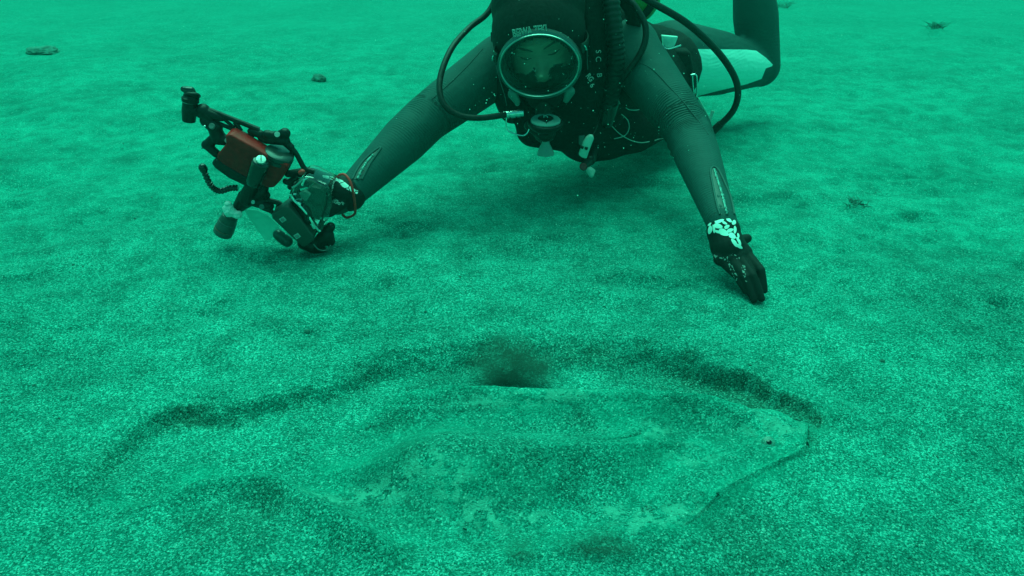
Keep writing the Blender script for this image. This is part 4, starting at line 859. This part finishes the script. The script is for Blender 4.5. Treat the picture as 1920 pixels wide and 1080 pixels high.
rod('tray_rim', smooth_path([q(588, 458, -.022), q(598, 468, -.022), q(612, 469, -.02), q(620, 460, -.02)], 5), .0014, GREY, rig, 8)
bm = bmesh.new(); cap(bm, q(564, 324, -.045), .0052, q(567, 322, -.045), .0052, 12, 4); from_bm('shutter_button', bm, REDC, rig)
blob('lever', [(q(536, 340), .007, q(546, 344), .006), (q(546, 338), .006, q(556, 334), .005)], BLK, rig)
ln = thing('wrist_lanyard', P(655, 365, 1.60), 'thin red cord looped round the diver\'s wrist beside the camera rig', 'lanyard')
rod('cord', smooth_path([P(632, 334, 1.61), P(637, 328, 1.59), P(647, 328, 1.575), P(656, 340, 1.565), P(662, 360, 1.56), P(666, 390, 1.565), P(664, 402, 1.58), P(650, 408, 1.59), P(642, 402, 1.60)], 7), .0027, REDC, ln, 10)

# ------------------------------------------------------------------ loose things on the sand
def rock(name, px, py, r, sq, label, seed):
    g = G(px, py); z = gz(g.x, g.y); bm = bmesh.new(); bmesh.ops.create_icosphere(bm, subdivisions=4, radius=1)
    for v_ in bm.verts:
        n_ = v_.co.copy(); k = 1+.30*mnoise.noise(n_*1.3+Vector((seed, 0, 0)))+.14*mnoise.noise(n_*4+Vector((seed, 0, 0)))+.05*mnoise.noise(n_*11)
        v_.co = Vector((n_.x*r*k*sq[0], n_.y*r*k*sq[1], n_.z*r*k*sq[2]))+Vector((g.x, g.y, z+r*sq[2]*.35))
    o = from_bm(name, bm, STONE); tag(o, label, 'stone'); return o
rock('stone', 80, 94, .062, (1.2, .8, .30), 'wide flat stone lying on the sand near the upper left corner', 3)
rock('stone', 597, 144, .028, (1.0, .8, .65), 'small dark round stone on the sand left of the diver', 8)
rock('stone', 576, 626, .0048, (1.1, .8, .8), 'tiny dark pebble on the bare sand above the fish', 12)
rock('stone', 1654, 676, .0042, (1.2, .8, .8), 'tiny dark pebble on the sand to the right of the fish', 17)
def tuft(px, py, n, h, label, spread):
    g = G(px, py); z = gz(g.x, g.y); bm = bmesh.new(); rr = random.Random(px)
    for k in range(n):
        a = rr.random()*6.283; d = Vector((math.cos(a), math.sin(a), .25+rr.random()*.6)).normalized(); L = h*(.5+rr.random()*.7); b0 = Vector((g.x+rr.gauss(0, spread), g.y+rr.gauss(0, spread), z-.002))
        rings(bm, [b0, b0+d*L*.5+Vector((0, 0, L*.12)), b0+d*L], [.0013, .001, .0004], 5)
    return tag(from_bm('seaweed_tuft', bm, STONE), label, 'seaweed', 'little weed tufts on the sand')
tuft(1603, 392, 40, .022, 'small dark sprig of weed on the sand right of the diver', .012)
tuft(1752, 60, 60, .05, 'faint ring of weed far off at the upper right', .022)
tuft(1468, 14, 26, .07, 'thin weed sprig just behind the diver\'s bent leg', .02)

def flakes(name, n, area, size, m, lab, cat, keepf=None):
    bm = bmesh.new(); rr = random.Random(5)
    for k in range(n):
        x, y = area(rr); r = size(rr); z = gz_fast(x, y)
        if z is None: continue
        t = [Vector((rr.uniform(-1, 1), rr.uniform(-1, 1), rr.uniform(-1, 1))).normalized() for _ in range(2)]
        u, v, a_n = frame((Vector((0, 0, 1))+t[0]*.7).normalized()); c = Vector((x, y, z+r*.3)); p = []
        for j in range(5):
            an = j/5*6.283+rr.random()*.6; p.append(bm.verts.new(c+(u*math.cos(an)+v*math.sin(an)*.7)*r*(.6+.5*rr.random())))
        top = bm.verts.new(c+a_n*r*.45); bot = bm.verts.new(c-a_n*r*.3)
        for j in range(5): bm.faces.new((p[j], p[(j+1) % 5], top)); bm.faces.new((p[(j+1) % 5], p[j], bot))
    return tag(from_bm(name, bm, m, None, False), lab, cat, kind='stuff')
sbt = BVHTree.FromPolygons([tuple(v.co) for v in bpy.data.objects['seabed'].data.vertices], [tuple(p.vertices) for p in bpy.data.objects['seabed'].data.polygons])
def gz_fast(x, y):
    a = sbt.ray_cast(Vector((x, y, 1)), Vector((0, 0, -1)))[0]; b = ft.ray_cast(Vector((x, y, 1)), Vector((0, 0, -1)))[0]
    zs = [v.z for v in (a, b) if v is not None]; return max(zs) if zs else None
flakes('shell_grit', 1100, lambda r: (r.uniform(-1.1, 1.1), .55+1.5*r.random()**1.4), lambda r: .0005+.0010*r.random()**3, SHELL, 'pale shell fragments sprinkled all over the nearer sand', 'shell grit')
flakes('dark_grit', 900, lambda r: (r.uniform(-1.3, 1.3), .55+2.2*r.random()**1.3), lambda r: .0007+.0045*r.random()**7, STONE, 'dark crumbs and grit scattered over the nearer sand', 'grit')

# ------------------------------------------------------------------ drifting specks, puffs of stirred sand, the water itself
bm = bmesh.new(); rr = random.Random(11)
for k in range(320):
    p = P(rr.gauss(1090, 130), rr.gauss(190, 85), rr.uniform(1.2, 1.85)) if k < 190 else P(rr.uniform(0, 1920), rr.uniform(0, 800), rr.uniform(.9, 2.2))
    if p.z < .03: continue
    r = (.0004+.0008*rr.random()**3)*(1 if k < 190 else .8)
    bmesh.ops.create_icosphere(bm, subdivisions=1, radius=r, matrix=Matrix.Translation(p))
tag(from_bm('drifting_specks', bm, SHELL), 'tiny pale specks drifting in the water in front of the diver', 'specks', kind='stuff')
def puff(px, py, rx_, ry_, rz_, dens, label):
    g = G(px, py, .0); z = gz_fast(g.x, g.y) or 0
    bm = bmesh.new(); ell(bm, Vector((0, 0, 0)), (Vector((1, 0, 0)), Vector((0, 1, 0)), Vector((0, 0, 1))), (1, 1, 1), 24, 16)
    o = from_bm('sand_puff', bm, None); o.location = (g.x, g.y, z+rz_*.35); o.scale = (rx_, ry_, rz_)
    m = bpy.data.materials.new('stirred_silt'); m.use_nodes = True; nt = m.node_tree; nt.nodes.clear(); out = nt.nodes.new('ShaderNodeOutputMaterial')
    pv = nt.nodes.new('ShaderNodeVolumePrincipled'); pv.inputs['Color'].default_value = (.10, .25, .2, 1)
    tc = nt.nodes.new('ShaderNodeTexCoord'); ln_ = nt.nodes.new('ShaderNodeVectorMath'); ln_.operation = 'LENGTH'; nt.links.new(tc.outputs['Object'], ln_.inputs[0])
    n = nt.nodes.new('ShaderNodeTexNoise'); n.inputs['Scale'].default_value = 2.4; n.inputs['Detail'].default_value = 3; nt.links.new(tc.outputs['Object'], n.inputs[0])
    fall = math_node(nt, 'SUBTRACT', 1.0, ln_.outputs['Value'], True); nn_ = math_node(nt, 'SUBTRACT', n.outputs['Fac'], .36, True)
    nt.links.new(math_node(nt, 'MULTIPLY', math_node(nt, 'MULTIPLY', fall, nn_), dens*8), pv.inputs['Density']); nt.links.new(pv.outputs[0], out.inputs['Volume'])
    o.data.materials.clear(); o.data.materials.append(m); tag(o, label, 'silt cloud', kind='stuff'); return o
puff(958, 702, .082, .04, .075, 42, 'dark puff of stirred silt above the far edge of the fish')
puff(1120, 1044, .06, .026, .026, 27, 'dark smudge of stirred silt in front of the fish near the bottom edge')
puff(975, 1054, .03, .02, .02, 27, 'smaller silt smudge left of the other one at the bottom edge')

bm = bmesh.new(); bmesh.ops.create_cube(bm, size=1)
hz = from_bm('haze', bm, None, None, False); hz.scale = (140, 120, 3.2); hz.location = (0, 36, .35)
hm = bpy.data.materials.new('sea_water_haze'); hm.use_nodes = True; nt = hm.node_tree; nt.nodes.clear(); out = nt.nodes.new('ShaderNodeOutputMaterial')
pv = nt.nodes.new('ShaderNodeVolumePrincipled'); pv.inputs['Color'].default_value = (.1, .93, .80, 1); pv.inputs['Density'].default_value = .014; pv.inputs['Anisotropy'].default_value = .2
nt.links.new(pv.outputs[0], out.inputs['Volume']); hz.data.materials.clear(); hz.data.materials.append(hm); tag(hz, kind='stuff', label='green sea water haze filling the whole place', cat='haze')
